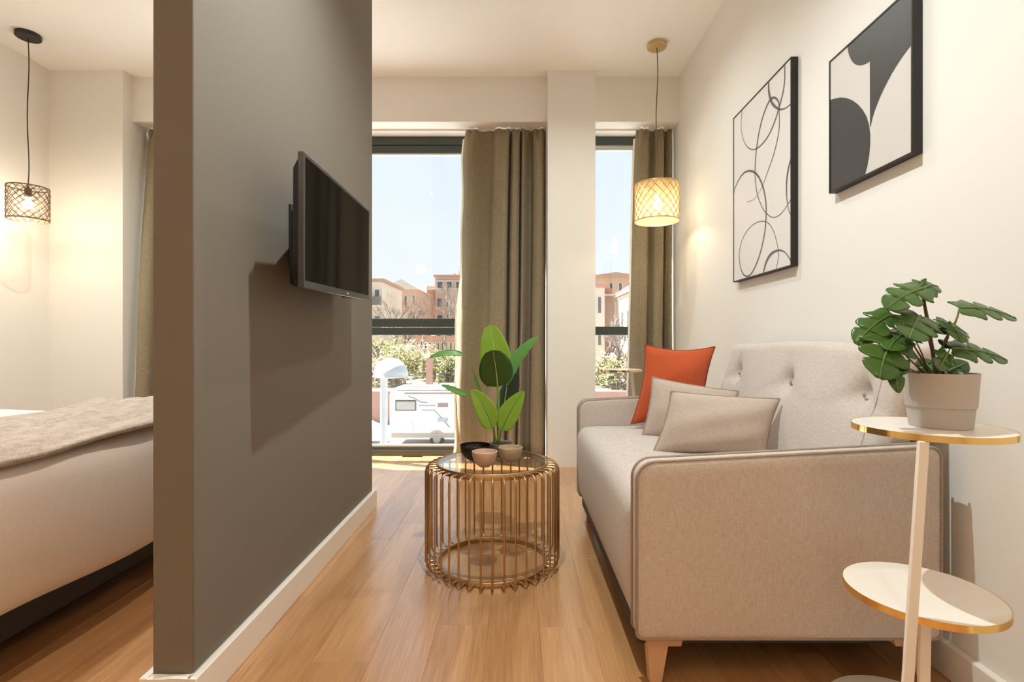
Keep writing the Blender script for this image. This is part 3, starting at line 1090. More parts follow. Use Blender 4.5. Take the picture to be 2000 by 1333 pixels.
# monstera in a stepped grey pot
MX, MY, MZ = 0.9885, 1.195, 0.8036
mon = thing('potted_monstera', (MX, MY, MZ), 'small artificial monstera in a stepped grey pot on the side table', 'plant')
g = G().lathe([(0.0, 0.0), (0.058, 0.0), (0.0597, 0.002), (0.0637, 0.047), (0.0665, 0.048), (0.0715, 0.124), (0.0712, 0.1255), (0.068, 0.1255), (0.066, 0.112), (0.0, 0.112)], 48, (MX, MY, MZ))
part('pot', g, M['pot'], mon, smooth=35)
part('soil', G().lathe([(0.0, 0.116), (0.0655, 0.113), (0.0655, 0.105), (0.0, 0.105)], 24, (MX, MY, MZ)), M['soil'], mon)
mroot = Vector((MX - 0.004, MY, MZ + 0.110))
def mon_leaf(base, tip, nrm, width, bow=(0, 0, 0), fold=0.1, droop=0.15, mids=(), r=0.0022, smat='stem', root=None):
    b, t = U(*base), U(*tip)
    rt = root if root is not None else mroot + Vector(((base[0] - 1825) * 0.00022, random.uniform(-0.01, 0.01), 0))
    stalk([rt] + [U(*m) for m in mids] + [b], r, M[smat], mon)
    leaf(b, t, nrm, width, M['leaf'], mon, bow=bow, fold=fold, kind='monstera', droop=droop, vein=M['veindark'])
mon_leaf((1803, 564, 1.20), (1731, 604, 1.15), (-0.25, -0.70, 0.62), 0.046, bow=(0, 0, 0.014), mids=((1822, 690, 1.19), (1808, 610, 1.19)), r=0.004)
mon_leaf((1797, 568, 1.21), (1832, 560, 1.24), (-0.1, -0.75, 0.6), 0.034, bow=(0, 0, 0.012), mids=((1816, 640, 1.2), (1806, 590, 1.2)))
mon_leaf((1874, 602, 1.20), (1984, 622, 1.20), (0.15, -0.55, 0.8), 0.048, bow=(0, 0, 0.016), mids=((1840, 680, 1.20), (1866, 630, 1.20)), r=0.003, smat='stemolive')
mon_leaf((1742, 615, 1.20), (1672, 673, 1.19), (-0.45, -0.65, 0.6), 0.046, bow=(-0.004, 0, 0.016), mids=((1785, 690, 1.2), (1757, 645, 1.2)))
mon_leaf((1748, 658, 1.17), (1718, 740, 1.12), (-0.30, -0.92, 0.25), 0.060, bow=(-0.010, 0, 0.010), fold=0.05, mids=((1790, 715, 1.18), (1765, 690, 1.17)))
mon_leaf((1797, 618, 1.18), (1776, 662, 1.11), (0.05, -0.70, 0.68), 0.056, bow=(0, 0, 0.012), mids=((1818, 680, 1.19), (1806, 640, 1.18)))
mon_leaf((1853, 630, 1.20), (1876, 668, 1.15), (0.25, -0.80, 0.5), 0.046, bow=(0.004, 0, 0.010), mids=((1840, 690, 1.2), (1852, 660, 1.2)), smat='stemolive')
mon_leaf((1850, 633, 1.22), (1826, 649, 1.19), (-0.1, -0.6, 0.7), 0.028, mids=((1838, 690, 1.2), (1850, 660, 1.21)), smat='stemolive')
mon_leaf((1860, 682, 1.18), (1967, 704, 1.17), (0.1, -0.56, 0.8), 0.048, bow=(0, 0, 0.014), mids=((1843, 712, 1.19), (1861, 700, 1.18)))
mon_leaf((1770, 651, 1.19), (1734, 684, 1.14), (-0.3, -0.62, 0.7), 0.042, bow=(0, 0, 0.012), mids=((1800, 700, 1.19), (1780, 668, 1.19)))
mon_leaf((1825, 726, 1.24), (1798, 700, 1.27), (0.0, -0.9, 0.35), 0.036, mids=())
mon_leaf((1850, 726, 1.22), (1890, 708, 1.24), (0.1, -0.75, 0.6), 0.030, mids=())
mon_leaf((1764, 707, 1.15), (1755, 768, 1.12), (-0.5, -0.85, 0.1), 0.022, bow=(-0.020, 0, 0.012), mids=((1775, 720, 1.16),))
mon_leaf((1764, 616, 1.22), (1771, 594, 1.23), (0.3, -0.9, 0.1), 0.014, mids=((1800, 690, 1.2), (1775, 640, 1.21)), r=0.0016)
mon_leaf((1857, 677, 1.20), (1832, 664, 1.21), (-0.1, -0.5, 0.8), 0.018, mids=((1846, 708, 1.2),), r=0.0016)
mon_leaf((1850, 690, 1.17), (1832, 722, 1.14), (0.1, -0.9, 0.3), 0.026, mids=((1842, 715, 1.18),), r=0.0018)
mon_leaf((1795, 560, 1.22), (1809, 545, 1.23), (0.6, -0.7, 0.3), 0.008, mids=((1812, 640, 1.2),), r=0.0012)

# ------------------------------------------------------------------ pendant lamps
def pendant(cx, cy, r, zt, zb, cr, mats, label, bulb_z, energy, ns, wr, liner, fish):
    root = thing('pendant_lamp', (cx, cy, CEIL), label, 'lamp', 'pendant lamps with lattice shades')
    part('canopy', G().lathe([(0.0, CEIL), (cr, CEIL), (cr, CEIL - 0.026), (cr - 0.004, CEIL - 0.030), (0.0, CEIL - 0.030)], 40, (cx, cy, 0)), mats['canopy'], root, smooth=40)
    pts = [(cx + 0.006 * math.sin(i * 0.9), cy, CEIL - 0.03 + (zt + 0.01 - CEIL + 0.03) * i / 10) for i in range(11)]
    pts[0] = (cx, cy, CEIL - 0.03)
    pts[-1] = (cx, cy, zt + 0.01)
    part('cord', G().tube(catmull(pts, 30), 0.0035, 6), mats['cord'], root, smooth=60)
    g = G().lathe([(0.0, zt + 0.018), (0.007, zt + 0.016), (0.010, zt), (0.020, zt - 0.010), (0.020, zt - 0.060), (0.014, zt - 0.066), (0.0, zt - 0.066)], 20, (cx, cy, 0))
    part('lamp_socket', g, mats['metal'], root, smooth=40)
    # bulb
    prof = [(0.0, bulb_z - 0.045)]
    for i in range(1, 12):
        a = -PI / 2 + i / 11 * PI * 0.82
        prof.append((0.032 * math.cos(a), bulb_z - 0.012 + 0.033 * math.sin(a)))
    prof += [(0.013, zt - 0.062), (0.0, zt - 0.062)]
    part('bulb', G().lathe(prof, 24, (cx, cy, 0)), M['bulb'], root, 'glowing bulb', smooth=60)
    # frame: rings and spider
    for nm, z in (('top_ring', zt), ('bottom_ring', zb)):
        part(nm, G().lathe([(r - 0.003, z - 0.004), (r + 0.001, z - 0.004), (r + 0.001, z + 0.004), (r - 0.003, z + 0.004)], 56, (cx, cy, 0), closed=True), mats['metal'], root, smooth=50)
    for k in range(3):
        a = 2 * PI * k / 3 + 0.4
        part('spoke', G().tube([(cx, cy, zt - 0.004), (cx + (r - 0.002) * math.cos(a), cy + (r - 0.002) * math.sin(a), zt - 0.002)], 0.002, 6), mats['metal'], root, smooth=50)
    # lattice of crossed wires
    g = G()
    h = zt - zb
    turn = 2 * PI / ns * (h / (2 * PI * r / ns)) * fish
    for sg in (1, -1):
        for k in range(ns):
            a0 = 2 * PI * k / ns
            pl = []
            m = 18
            for i in range(m + 1):
                f = i / m
                a = a0 + sg * turn * (f + 0.012 * math.sin(f * 2 * PI * 6) * (1 if fish > 0.9 else 0))
                rr = r - 0.001 + 0.001 * sg
                pl.append((cx + rr * math.cos(a), cy + rr * math.sin(a), zt - h * f))
            g.tube(pl, wr, 4, caps=False)
    part('lattice', g, mats['metal'], root, 'wire lattice of diamonds', smooth=60)
    if liner:
        part('shade_liner', G().lathe([(r - 0.006, zt - 0.004), (r - 0.006, zb + 0.004)], 48, (cx, cy, 0)) if False else
             G().grid([[(cx + (r - 0.006) * math.cos(2 * PI * j / 48), cy + (r - 0.006) * math.sin(2 * PI * j / 48), z) for j in range(48)] for z in (zt - 0.004, zb + 0.004)], wrap=True),
             M['liner'], root, 'sheer cream liner inside the lattice', smooth=60)
    L = add_light('bulb_light', 'POINT', (0, 0, bulb_z - CEIL - 0.075), energy, (1.0, 0.78, 0.50))
    L.data.shadow_soft_size = 0.03
    L.parent = root
    return root

def liner_mat():
    m = bpy.data.materials.new('sheer liner')
    m.use_nodes = True
    nt = m.node_tree
    nt.nodes.clear()
    out = nt.nodes.new('ShaderNodeOutputMaterial')
    tr = nt.nodes.new('ShaderNodeBsdfTransparent')
    tl = nt.nodes.new('ShaderNodeBsdfTranslucent')
    tl.inputs['Color'].default_value = (0.95, 0.70, 0.38, 1)
    df = nt.nodes.new('ShaderNodeBsdfDiffuse')
    df.inputs['Color'].default_value = (0.90, 0.68, 0.40, 1)
    m1 = nt.nodes.new('ShaderNodeMixShader')
    m1.inputs[0].default_value = 0.5
    nt.links.new(tl.outputs[0], m1.inputs[1])
    nt.links.new(df.outputs[0], m1.inputs[2])
    m2 = nt.nodes.new('ShaderNodeMixShader')
    m2.inputs[0].default_value = 0.55
    nt.links.new(tr.outputs[0], m2.inputs[1])
    nt.links.new(m1.outputs[0], m2.inputs[2])
    nt.links.new(m2.outputs[0], out.inputs['Surface'])
    return m
M['liner'] = liner_mat()
pendant(1.025, 3.74, 0.160, 2.150, 1.885, 0.069, dict(canopy=M['goldpaint'], cord=M['cordbrown'], metal=M['goldpaint']),
        'pendant lamp with pale gold lattice shade hanging in front of the corner curtain', 2.02, 6, 18, 0.0028, True, 0.9)
pendant(-3.452, 3.618, 0.116, 2.093, 1.865, 0.073, dict(canopy=M['black'], cord=M['cord'], metal=M['bronze']),
        'pendant lamp with dark bronze lattice shade and black canopy above the bed', 1.985, 9, 16, 0.0024, False, 1.0)

# ------------------------------------------------------------------ television
dn, df_ = 1.66, 2.50
A_t, A_b = U(594, 297, dn), U(592, 562, dn)
B_t, B_b = U(723, 411, df_), U(719.5, 588, df_)
ctr = (A_t + A_b + B_t + B_b) / 4
uu = ((B_t + B_b) - (A_t + A_b)).normalized()
vv = ((A_t + B_t) - (A_b + B_b))
vv = (vv - uu * vv.dot(uu)).normalized()
nn = uu.cross(vv).normalized()
if nn.x < 0:
    nn = -nn
W2 = ((B_t - A_t).length + (B_b - A_b).length) / 4
H2 = ((A_t - A_b).length + (B_t - B_b).length) / 4
tv = thing('television', (GX1, ctr.y, ctr.z), 'flat black television on a wall bracket on the taupe partition', 'television')
def tvbox(u0, u1, v0, v1, n0, n1, taper=0.0):
    g = G()
    def q(u, v, n):
        return ctr + uu * u + vv * v + nn * n
    t = taper
    g.hexa([q(u0 + t, v0 + t, n0), q(u1 - t, v0 + t, n0), q(u1 - t, v1 - t, n0), q(u0 + t, v1 - t, n0),
            q(u0, v0, n1), q(u1, v0, n1), q(u1, v1, n1), q(u0, v1, n1)])
    return g
part('bezel', tvbox(-W2, W2, -H2, H2, -0.020, 0.0), M['tvbezel'], tv, bevel=0.003)
part('screen', tvbox(-W2 + 0.016, W2 - 0.016, -H2 + 0.026, H2 - 0.014, -0.004, 0.0012), M['tvscreen'], tv)
part('back_housing', tvbox(-W2 + 0.006, W2 - 0.006, -H2 + 0.004, H2 - 0.012, -0.050, -0.018, 0.03), M['tvblack'], tv, bevel=0.006)
part('back_housing', tvbox(-W2 + 0.05, W2 - 0.05, -H2 + 0.004, H2 * 0.25, -0.072, -0.045, 0.015), M['tvblack'], tv, bevel=0.006)
part('control_strip', tvbox(0.04, 0.16, -H2 - 0.004, -H2 + 0.002, -0.016, -0.004), M['tvblack'], tv)
part('badge', tvbox(0.055, 0.075, -H2 + 0.010, -H2 + 0.016, -0.001, 0.0012), M['bead'], tv)
g = G().box(GX1, GX1 + 0.012, ctr.y - 0.12, ctr.y + 0.12, ctr.z - 0.12, ctr.z + 0.12)
mount = part('wall_bracket', g, M['black'], tv, bevel=0.002)
bk = ctr + nn * -0.062
part('bracket_arm', G().tube([(GX1 + 0.012, ctr.y - 0.03, ctr.z), (GX1 + 0.06, ctr.y - 0.22, ctr.z), (bk.x - 0.025, ctr.y - 0.05, ctr.z)], 0.017, 8), M['black'], mount)
part('bracket_plate', tvbox(-0.12, 0.12, -0.12, 0.12, -0.088, -0.070), M['black'], mount)

# ------------------------------------------------------------------ pictures on the right wall
def wall_pt(x, y, off):
    """where the pixel's line of sight meets the wall plane pulled in by off"""
    a = (x - 1009.0) / 1000.0
    d = (1.2775 - off) / (a - 0.0132)
    return U(x, y, d)
WN = Vector((-1, 0.0132, 0)).normalized()
def picture(d0, d1, z0, z1, depth, canv, label):
    c = Vector((right_x((d0 + d1) / 2), (d0 + d1) / 2, z0))
    root = thing('framed_picture', c, label, 'picture', 'framed prints on the sofa wall')
    def q(d, z, o):
        return Vector((right_x(d) - o, d, z))
    g = G()
    t = 0.006
    def bar(da, db, za, zb):
        g.hexa([q(da, za, depth), q(db, za, depth), q(db, za, 0.001), q(da, za, 0.001), q(da, zb, depth), q(db, zb, depth), q(db, zb, 0.001), q(da, zb, 0.001)])
    bar(d0, d0 + t, z0, z1)
    bar(d1 - t, d1, z0, z1)
    bar(d0 + t, d1 - t, z0, z0 + t)
    bar(d0 + t, d1 - t, z1 - t, z1)
    part('frame', g, M['artframe'], root, smooth=0)
    g = G().hexa([q(d0 + t, z0 + t, depth - 0.003), q(d1 - t, z0 + t, depth - 0.003), q(d1 - t, z0 + t, 0.002), q(d0 + t, z0 + t, 0.002),
                  q(d0 + t, z1 - t, depth - 0.003), q(d1 - t, z1 - t, depth - 0.003), q(d1 - t, z1 - t, 0.002), q(d0 + t, z1 - t, 0.002)])
    cv = part('canvas', g, canv, root, smooth=0)
    def clip(p):
        p = Vector(p)
        p.y = min(max(p.y, d0 + t + 0.001), d1 - t - 0.001)
        p.z = min(max(p.z, z0 + t + 0.001), z1 - t - 0.001)
        p.x = right_x(p.y) - (depth - 0.003) - 0.0006
        return p
    return root, cv, clip
dep = 0.034
r1, cv1, clip1 = picture(2.379, 3.036, 1.355, 2.329, dep, M['canvas'], 'tall framed print of thin looping dark lines on the sofa wall')
def crop7(pts):
    return [(1400 + x / 2.3804, y / 2.3804) for x, y in pts]
def stroke(pts, w, root, cv, clip):
    pts = catmull([(p[0], p[1]) for p in crop7(pts)], 44)
    P = [wall_pt(x, y, dep - 0.003) for x, y in pts]
    rows = []
    for i, p in enumerate(P):
        t = (P[min(i + 1, len(P) - 1)] - P[max(i - 1, 0)])
        t.x = 0
        t.normalize()
        s = Vector((0, -t.z, t.y))
        ww = w * (0.75 + 0.35 * math.sin(i * 0.13))
        rows.append([clip(p + s * ww), clip(p - s * ww)])
    part('print_line', G().grid(rows), M['artline'], cv, smooth=0, fix=False)
stroke([(241, 372), (243, 430), (258, 480), (290, 508), (320, 503), (345, 483)], 0.008, r1, cv1, clip1)
stroke([(316, 296), (316, 370), (308, 430), (290, 500), (268, 570), (235, 640), (195, 685), (160, 695), (130, 665), (114, 600), (118, 505)], 0.006, r1, cv1, clip1)
stroke([(290, 510), (288, 475), (270, 455), (248, 465), (222, 520), (200, 600), (184, 700), (178, 800), (186, 890), (205, 950), (228, 990), (262, 1012), (298, 995), (328, 955), (345, 925)], 0.006, r1, cv1, clip1)
stroke([(290, 510), (290, 600), (270, 700), (240, 790), (210, 870), (175, 925), (140, 940)], 0.004, r1, cv1, clip1)
stroke([(75, 905), (95, 850), (125, 805), (160, 795), (190, 815), (212, 860), (226, 920), (230, 980), (226, 1060), (214, 1130), (195, 1200), (172, 1255), (148, 1285), (122, 1275), (106, 1220), (106, 1160), (125, 1100), (160, 1052), (200, 1030), (236, 1035), (262, 1070), (280, 1130), (288, 1190), (276, 1252)], 0.006, r1, cv1, clip1)
stroke([(345, 738), (332, 790), (325, 850), (326, 920), (334, 975), (345, 1000)], 0.007, r1, cv1, clip1)
stroke([(216, 1275), (228, 1225), (250, 1185), (285, 1165), (318, 1175), (345, 1215)], 0.008, r1, cv1, clip1)

r2, cv2, clip2 = picture(1.637, 2.084, 1.605, 2.143, dep, M['canvasgrey'], 'framed print of bold charcoal shapes on pale grey, nearest on the sofa wall')
def shape(pts, mat, cv, clip, z=0.0):
    P = [clip(wall_pt(x, y, dep - 0.003)) for x, y in crop7(pts)]
    n = len(P)
    g = G()
    for p in P:
        p.x -= z
    g.add(P, [tuple(range(n))])
    part('print_shape', g, mat, cv, smooth=0, fix=False)
def smooth_poly(*segs):
    out = []
    for s in segs:
        out += catmull(s, 14) if len(s) > 2 else list(s)
    return out
shape(smooth_poly([(608, 212), (612, 245), (626, 280), (645, 300), (668, 305), (692, 298), (712, 286)],
                  [(712, 286), (713, 590)],
                  [(716, 590), (730, 530), (765, 440), (810, 350), (860, 270), (916, 196)],
                  [(916, 196), (918, -70)], [(860, -20), (700, 125)]), M['artblack'], cv2, clip2)
shape(smooth_poly([(523, 470), (560, 455), (600, 455), (640, 472), (675, 505), (700, 550), (713, 610), (713, 680), (705, 750), (690, 815)], [(690, 815), (523, 905)]), M['artblack'], cv2, clip2)

# ------------------------------------------------------------------ bed
bed = thing('bed', (-2.55, 1.95, 0), 'bed made up in white linen behind the taupe partition', 'bed')
BX1 = -1.50
def duv(p, n):
    q = Vector(p)
    yc = (q.y - 1.9) / 0.9
    if n.x > 0.2 and q.z < 0.62:
        t = (0.62 - q.z) / 0.37
        q.x += 0.02 * math.sin(t * PI) + 0.012 * math.sin(7 * q.y + 1) * t + 0.03 * t
    if n.z > 0.3:
        q.z += 0.006 * math.sin(6 * q.x) + 0.005 * math.sin(9 * q.y)
    if q.z < 0.3:
        q.z += 0.012 * math.sin(5 * q.y)
    return q
part('duvet', soft_box(-3.66, BX1, 1.00, 2.82, 0.165, 0.640, (0.09, 0.09, 0.085), 18, 18, 7, duv), M['duvet'], bed, smooth=75)
part('bed_base', soft_box(-3.66, BX1 - 0.10, 1.06, 2.74, 0.06, 0.25, 0.015, 3, 3, 2), M['bedbase'], bed, 'dark upholstered base')
for lx in (-3.5, BX1 - 0.2):
    for ly in (1.15, 2.65):
        part('leg', G().lathe([(0.0, 0), (0.02, 0), (0.028, 0.06), (0.0, 0.06)], 12, (lx, ly, 0)), M['bedbase'], bed)
# headboard against the left wall
part('headboard', soft_box(-3.735, -3.67, 1.0, 2.85, 0.1, 0.78, 0.02, 2, 6, 5), M['sofa'], bed)
# knitted throw lying across the foot of the bed
def throw():
    rows = []
    n, m = 60, 60
    for i in range(n + 1):
        f = i / n
        y = 1.0 + (2.88 - 1.0) * f
        row = []
        for j in range(m + 1):
            s = j / m
            x = -2.26 + (BX1 - 0.012 + 2.26) * s
            z = 0.655 + 0.010 * math.sin(18 * s + 5 * f) * math.sin(9 * f + 2) + 0.006 * math.sin(40 * s + 11 * f)
            z += 0.03 * math.exp(-((f - 0.93) / 0.09) ** 2)
            over = max(0, x - (BX1 - 0.05))
            if over > 0:
                z -= over * over * 9.0
            if f > 0.955:
                z -= (f - 0.955) * 3.0 * 0.5
            row.append((x + 0.006 * math.sin(25 * f), y, z))
        rows.append(row)
    g = G().grid(rows)
    o = solo('throw_blanket', g, M['throw'], 'taupe knitted throw lying across the foot of the white bed', 'blanket', smooth=80, fix=False)
    md = o.modifiers.new('thick', 'SOLIDIFY')
    md.thickness = 0.014
    md.offset = 1
    return o
throw()

# ------------------------------------------------------------------ outside: street, park and houses
GZ = -4.3
M['asphalt'] = simple('street asphalt', (0.37, 0.36, 0.35), 0.9, vary=0.1, scale=2)
M['park'] = simple('park ground', (0.346, 0.307, 0.212), 0.95, vary=0.35, scale=1.4)
M['brick'] = simple('red brick', (0.376, 0.224, 0.179), 0.9, vary=0.12, scale=3)
M['brickpale'] = simple('pale brick', (0.429, 0.289, 0.233), 0.9, vary=0.12, scale=3)
M['cream'] = simple('cream render', (0.548, 0.509, 0.475), 0.9, vary=0.05, scale=2)
M['greywall'] = simple('grey render', (0.436, 0.442, 0.436), 0.9, vary=0.06, scale=2)
M['glasspane'] = simple('dark window glass', (0.07, 0.085, 0.095), 0.1)
M['tile'] = simple('terracotta tiles', (0.341, 0.228, 0.183), 0.9, vary=0.2, scale=8)
M['camper'] = simple('white camper paint', (0.527, 0.527, 0.510), 0.4)
M['camper2'] = simple('beige camper skirt', (0.323, 0.290, 0.245), 0.5)
M['stripe'] = simple('camper stripe', (0.242, 0.175, 0.164), 0.5)
M['stripe2'] = simple('blue camper stripe', (0.298, 0.331, 0.387), 0.5)
M['rubber'] = simple('tyre rubber', (0.05, 0.05, 0.05), 0.8)
M['steel'] = simple('pale lamp paint', (0.506, 0.539, 0.539), 0.45)
M['iron'] = simple('fence iron', (0.10, 0.10, 0.09), 0.6)
M['bark'] = simple('pale bark', (0.206, 0.172, 0.150), 0.9, vary=0.3, scale=4)
M['bushy'] = leaf_mat('olive foliage', (0.192, 0.198, 0.085), (0.320, 0.303, 0.163), 0.3, 0.7)
M['bushtan'] = leaf_mat('dry tan foliage', (0.343, 0.265, 0.197), (0.447, 0.369, 0.279), 0.3, 0.8)
M['carpaint'] = simple('silver car paint', (0.731, 0.753, 0.787), 0.25, 0.3)
struct('ground_street', G().box(-60, 60, 4.9, 34.0, GZ - 0.3, GZ), M['asphalt'])
g = G()
rows = []
for i in range(13):
    d = 33.6 + i * 9.0
    rows.append([(-90 + 18 * j, d, -2.25 + min(2.4, i * 0.42) + 0.1 * math.sin(j * 1.7 + i)) for j in range(11)])
g.grid(rows)
struct('ground_park', g, M['park'])
struct('wall_retaining', G().box(-60, 60, 33.2, 33.7, GZ, -2.2), M['brick'])
# own facade below and beside, as seen from the side only
# street lamp
sl = thing('street_lamp', (-2.83, 11.0, GZ), 'street lamp with pale half dome hood outside the wide window', 'street lamp')
part('post', G().tube([(-2.85, 11.0, GZ), (-2.85, 11.0, 0.25)], 0.078, 20), M['steel'], sl)
dome = [(0.0, 0.665)]
for i in range(1, 13):
    a = PI / 2 - i / 12 * PI / 2
    dome.append((0.365 * math.cos(a), 0.285 + 0.38 * math.sin(a)))
dome += [(0.375, 0.262), (0.34, 0.255), (0.32, 0.28), (0.0, 0.30)]
part('hood', G().lathe(dome, 36, (-2.70, 11.0, 0)), M['steel'], sl, smooth=50)
part('lens', G().lathe([(0.0, 0.22), (0.15, 0.235), (0.22, 0.275), (0.0, 0.28)], 24, (-2.70, 11.0, 0)), M['camper'], sl)
# camper van
cv_d = 26.0
camp = thing('camper_van', (-3.8, cv_d + 1, GZ), 'white camper van with a square side window parked across the street', 'camper van')
x0c, x1c = (760 - 1009) * cv_d / 1000, -0.4
zr, zbod = 1 - (764 - 669) * cv_d / 1000, 1 - (852 - 669) * cv_d / 1000
part('body', soft_box(x0c, x1c, cv_d, cv_d + 2.2, zbod, zr, (0.28, 0.12, 0.22), 4, 3, 4), M['camper'], camp, smooth=60)
part('roof', soft_box(x0c + 0.25, x1c - 0.3, cv_d + 0.1, cv_d + 2.1, zr - 0.02, zr + 0.16, (0.1, 0.1, 0.06), 4, 3, 2), M['camper'], camp, smooth=60)
part('roof_rail', G().box(x0c + 0.5, x0c + 2.2, cv_d + 0.2, cv_d + 0.3, zr + 0.1, zr + 0.2), M['stripe2'], camp)
part('roof_vent', soft_box(x0c + 2.4, x0c + 3.3, cv_d + 0.6, cv_d + 1.4, zr + 0.1, zr + 0.3, 0.06, 2, 2, 2), M['camper'], camp)
def cpx(xa, xb, ya, yb, out, thick=0.03):
    a, b = U(xa, ya, cv_d), U(xb, yb, cv_d)
    return G().box(a.x, b.x, cv_d - out, cv_d - out + thick, b.z, a.z)
wf = part('window_frame', cpx(772, 813, 782, 803, 0.03, 0.06), simple('window seal', (0.10, 0.10, 0.095), 0.5), camp, bevel=0.08, seg=3)
part('pane', cpx(774.5, 810.5, 784.5, 800.5, 0.045, 0.03), simple('pale blind behind glass', (0.33, 0.325, 0.30), 0.2), wf, bevel=0.05)
part('side_vent', cpx(855, 875, 788, 796, 0.02), M['stripe'], camp)
part('side_vent', cpx(855, 875, 817, 824, 0.02), M['stripe2'], camp)
part('skirt', cpx(764, 905, 847, 856, 0.01, 0.1), M['camper2'], camp)
part('awning_rail', cpx(790, 905, 767, 770, 0.02), M['stripe'], camp)
for pts, mt, w in (([(798, 775), (808, 778), (822, 786), (835, 787)], 'stripe', 0.022), ([(818, 793), (850, 793)], 'stripe2', 0.03), ([(824, 802), (848, 802), (860, 815)], 'stripe2', 0.03),
                   ([(848, 802), (862, 817)], 'stripe', 0.028), ([(868, 824), (878, 835)], 'stripe', 0.028), ([(806, 820), (806, 843)], 'stripe2', 0.008)):
    part('stripe', G().tube([U(x, y, cv_d - 0.005) for x, y in pts], w, 5), M[mt], camp)
for wx in (853, 985):
    c = U(wx, 0, cv_d)
    zz = GZ + 0.36
    ar = G().lathe([(0.36, 0), (0.46, 0), (0.46, 0.06), (0.36, 0.06)], 28, closed=True)
    ar.v = [(c.x + x, cv_d - 0.02 + z, max(zz + y, zbod - 0.02)) for x, y, z in ar.v]
    part('wheel_arch', ar, M['camper2'], camp)
    wh = G().lathe([(0.0, 0.02), (0.18, 0.02), (0.2, 0.0), (0.34, 0.0), (0.36, 0.04), (0.36, 0.2), (0.0, 0.2)], 28)
    wh.v = [(c.x + x, cv_d + z, zz + y) for x, y, z in wh.v]
    w_ = part('wheel', wh, M['rubber'], camp)
    hb = G().lathe([(0.0, -0.01), (0.19, -0.005), (0.2, 0.03), (0.0, 0.03)], 20)
    hb.v = [(c.x + x, cv_d + z, zz + y) for x, y, z in hb.v]
    part('hubcap', hb, M['camper2'], w_)
# silver car left of the camper
car = thing('car', (-9.2, 26.8, GZ), 'silver car parked behind the street lamp post, left of the camper', 'car')
prof = [(-11.2, 0.35), (-11.25, 0.75), (-10.9, 0.95), (-10.2, 1.0), (-9.6, 1.42), (-8.3, 1.45), (-7.6, 1.02), (-7.25, 0.9), (-7.2, 0.35)]
part('body', G().prism([(x, 26.0, GZ + z) for x, z in prof], (0, 1.6, 0)), M['carpaint'], car, bevel=0.08, seg=3)
part('side_window', G().prism([(x, 25.98, GZ + z) for x, z in [(-10.0, 1.02), (-9.5, 1.36), (-8.35, 1.38), (-7.8, 1.04)]], (0, 0.04, 0)), M['glasspane'], car)
for wx in (-10.5, -7.95):
    wh = G().lathe([(0.0, 0.0), (0.30, 0.0), (0.33, 0.03), (0.33, 0.2), (0.0, 0.2)], 24)
    wh.v = [(wx + x, 25.95 + z, GZ + 0.33 + y) for x, y, z in wh.v]
    part('wheel', wh, M['rubber'], car)
# brick gate pillar and railings on the retaining wall
gp = thing('gate_pillar', (-5.68, 33.4, -2.2), 'slim brick gate pillar with a pale cap in the park fence', 'pillar')
part('shaft', G().box(-5.88, -5.48, 33.25, 33.65, -2.2, -0.02), M['brick'], gp)
part('cap', G().box(-5.96, -5.40, 33.18, 33.72, -0.02, 0.08), M['cream'], gp, bevel=0.02)
fe = thing('park_fence', (-8, 33.45, -2.2), 'dark iron park railing above the retaining wall', 'fence')
for z in (-2.0, -1.05):
    part('rail', G().box(-14.0, 12.0, 33.43, 33.47, z, z + 0.05), M['iron'], fe)
g = G()
for i in range(200):
    x = -14.0 + i * 0.13
    g.box(x, x + 0.022, 33.44, 33.46, -2.2, -0.92)
o = part('bars', g, M['iron'], fe, smooth=0, fix=False)
o['kind'] = 'stuff'

# trees and bushes
def bare_tree(x, y, z, h, seed, label, r0=0.13, lean=0.0, spread=0.55, depth=5):
    rnd = random.Random(seed)
    root = thing('bare_tree', (x, y, z), label, 'tree')
    trunk, br = G(), G()
    def grow(p, d, L, r, k):
        q = p + d * L
        midp = (p + q) / 2 + Vector((rnd.uniform(-1, 1), rnd.uniform(-1, 1), 0)) * L * 0.06
        (trunk if k == 0 else br).tube([p, midp, q], [r, r * 0.85, r * 0.65], 5 if k < 2 else 3, caps=False)
        if k >= depth:
            return
        for _ in range(3 if k < 3 else 4):
            nd = (d + Vector((rnd.uniform(-1, 1), rnd.uniform(-1, 1), rnd.uniform(-0.25, 0.7))) * spread).normalized()
            grow(p + (q - p) * rnd.uniform(0.6, 1.0), nd, L * rnd.uniform(0.6, 0.8), r * 0.55, k + 1)
    grow(Vector((x, y, z)), Vector((lean, 0, 1)).normalized(), h * 0.33, r0, 0)
    part('trunk', trunk, M['bark'], root, fix=False, smooth=60)
    part('branches', br, M['bark'], root, fix=False, smooth=60)
    return root
def bush(x, y, z, rx, rz, n, mat, seed, label, cat='bush', name='garden_bush', size=0.16):
    rnd = random.Random(seed)
    g = G()
    for _ in range(n):
        a, b = rnd.uniform(0, 2 * PI), rnd.uniform(-0.25, 1.0)
        rr = rnd.uniform(0.55, 1.0) * (1 + 0.18 * math.sin(3 * a + seed))
        c = math.sqrt(max(0, 1 - b * b))
        p = Vector((x + rx * rr * c * math.cos(a), y + rx * rr * c * math.sin(a), z + rz * (0.25 + rr * b * 0.75)))
        s = size * rnd.uniform(0.6, 1.3)
        u = Vector((rnd.uniform(-1, 1), rnd.uniform(-1, 1), rnd.uniform(-1, 1))).normalized()
        v = u.orthogonal().normalized()
        g.add([p - u * s, p - v * s * 0.5, p + u * s, p + v * s * 0.5], [(0, 1, 2, 3)])
    root = thing(name, (x, y, z), label, cat)
    o = part('foliage', g, mat, root, smooth=0, fix=False)
    st_ = G().tube([(x, y, z - 0.3), (x, y, z + rz * 0.6)], 0.06, 6)
    part('stem', st_, M['bark'], root)
    return root
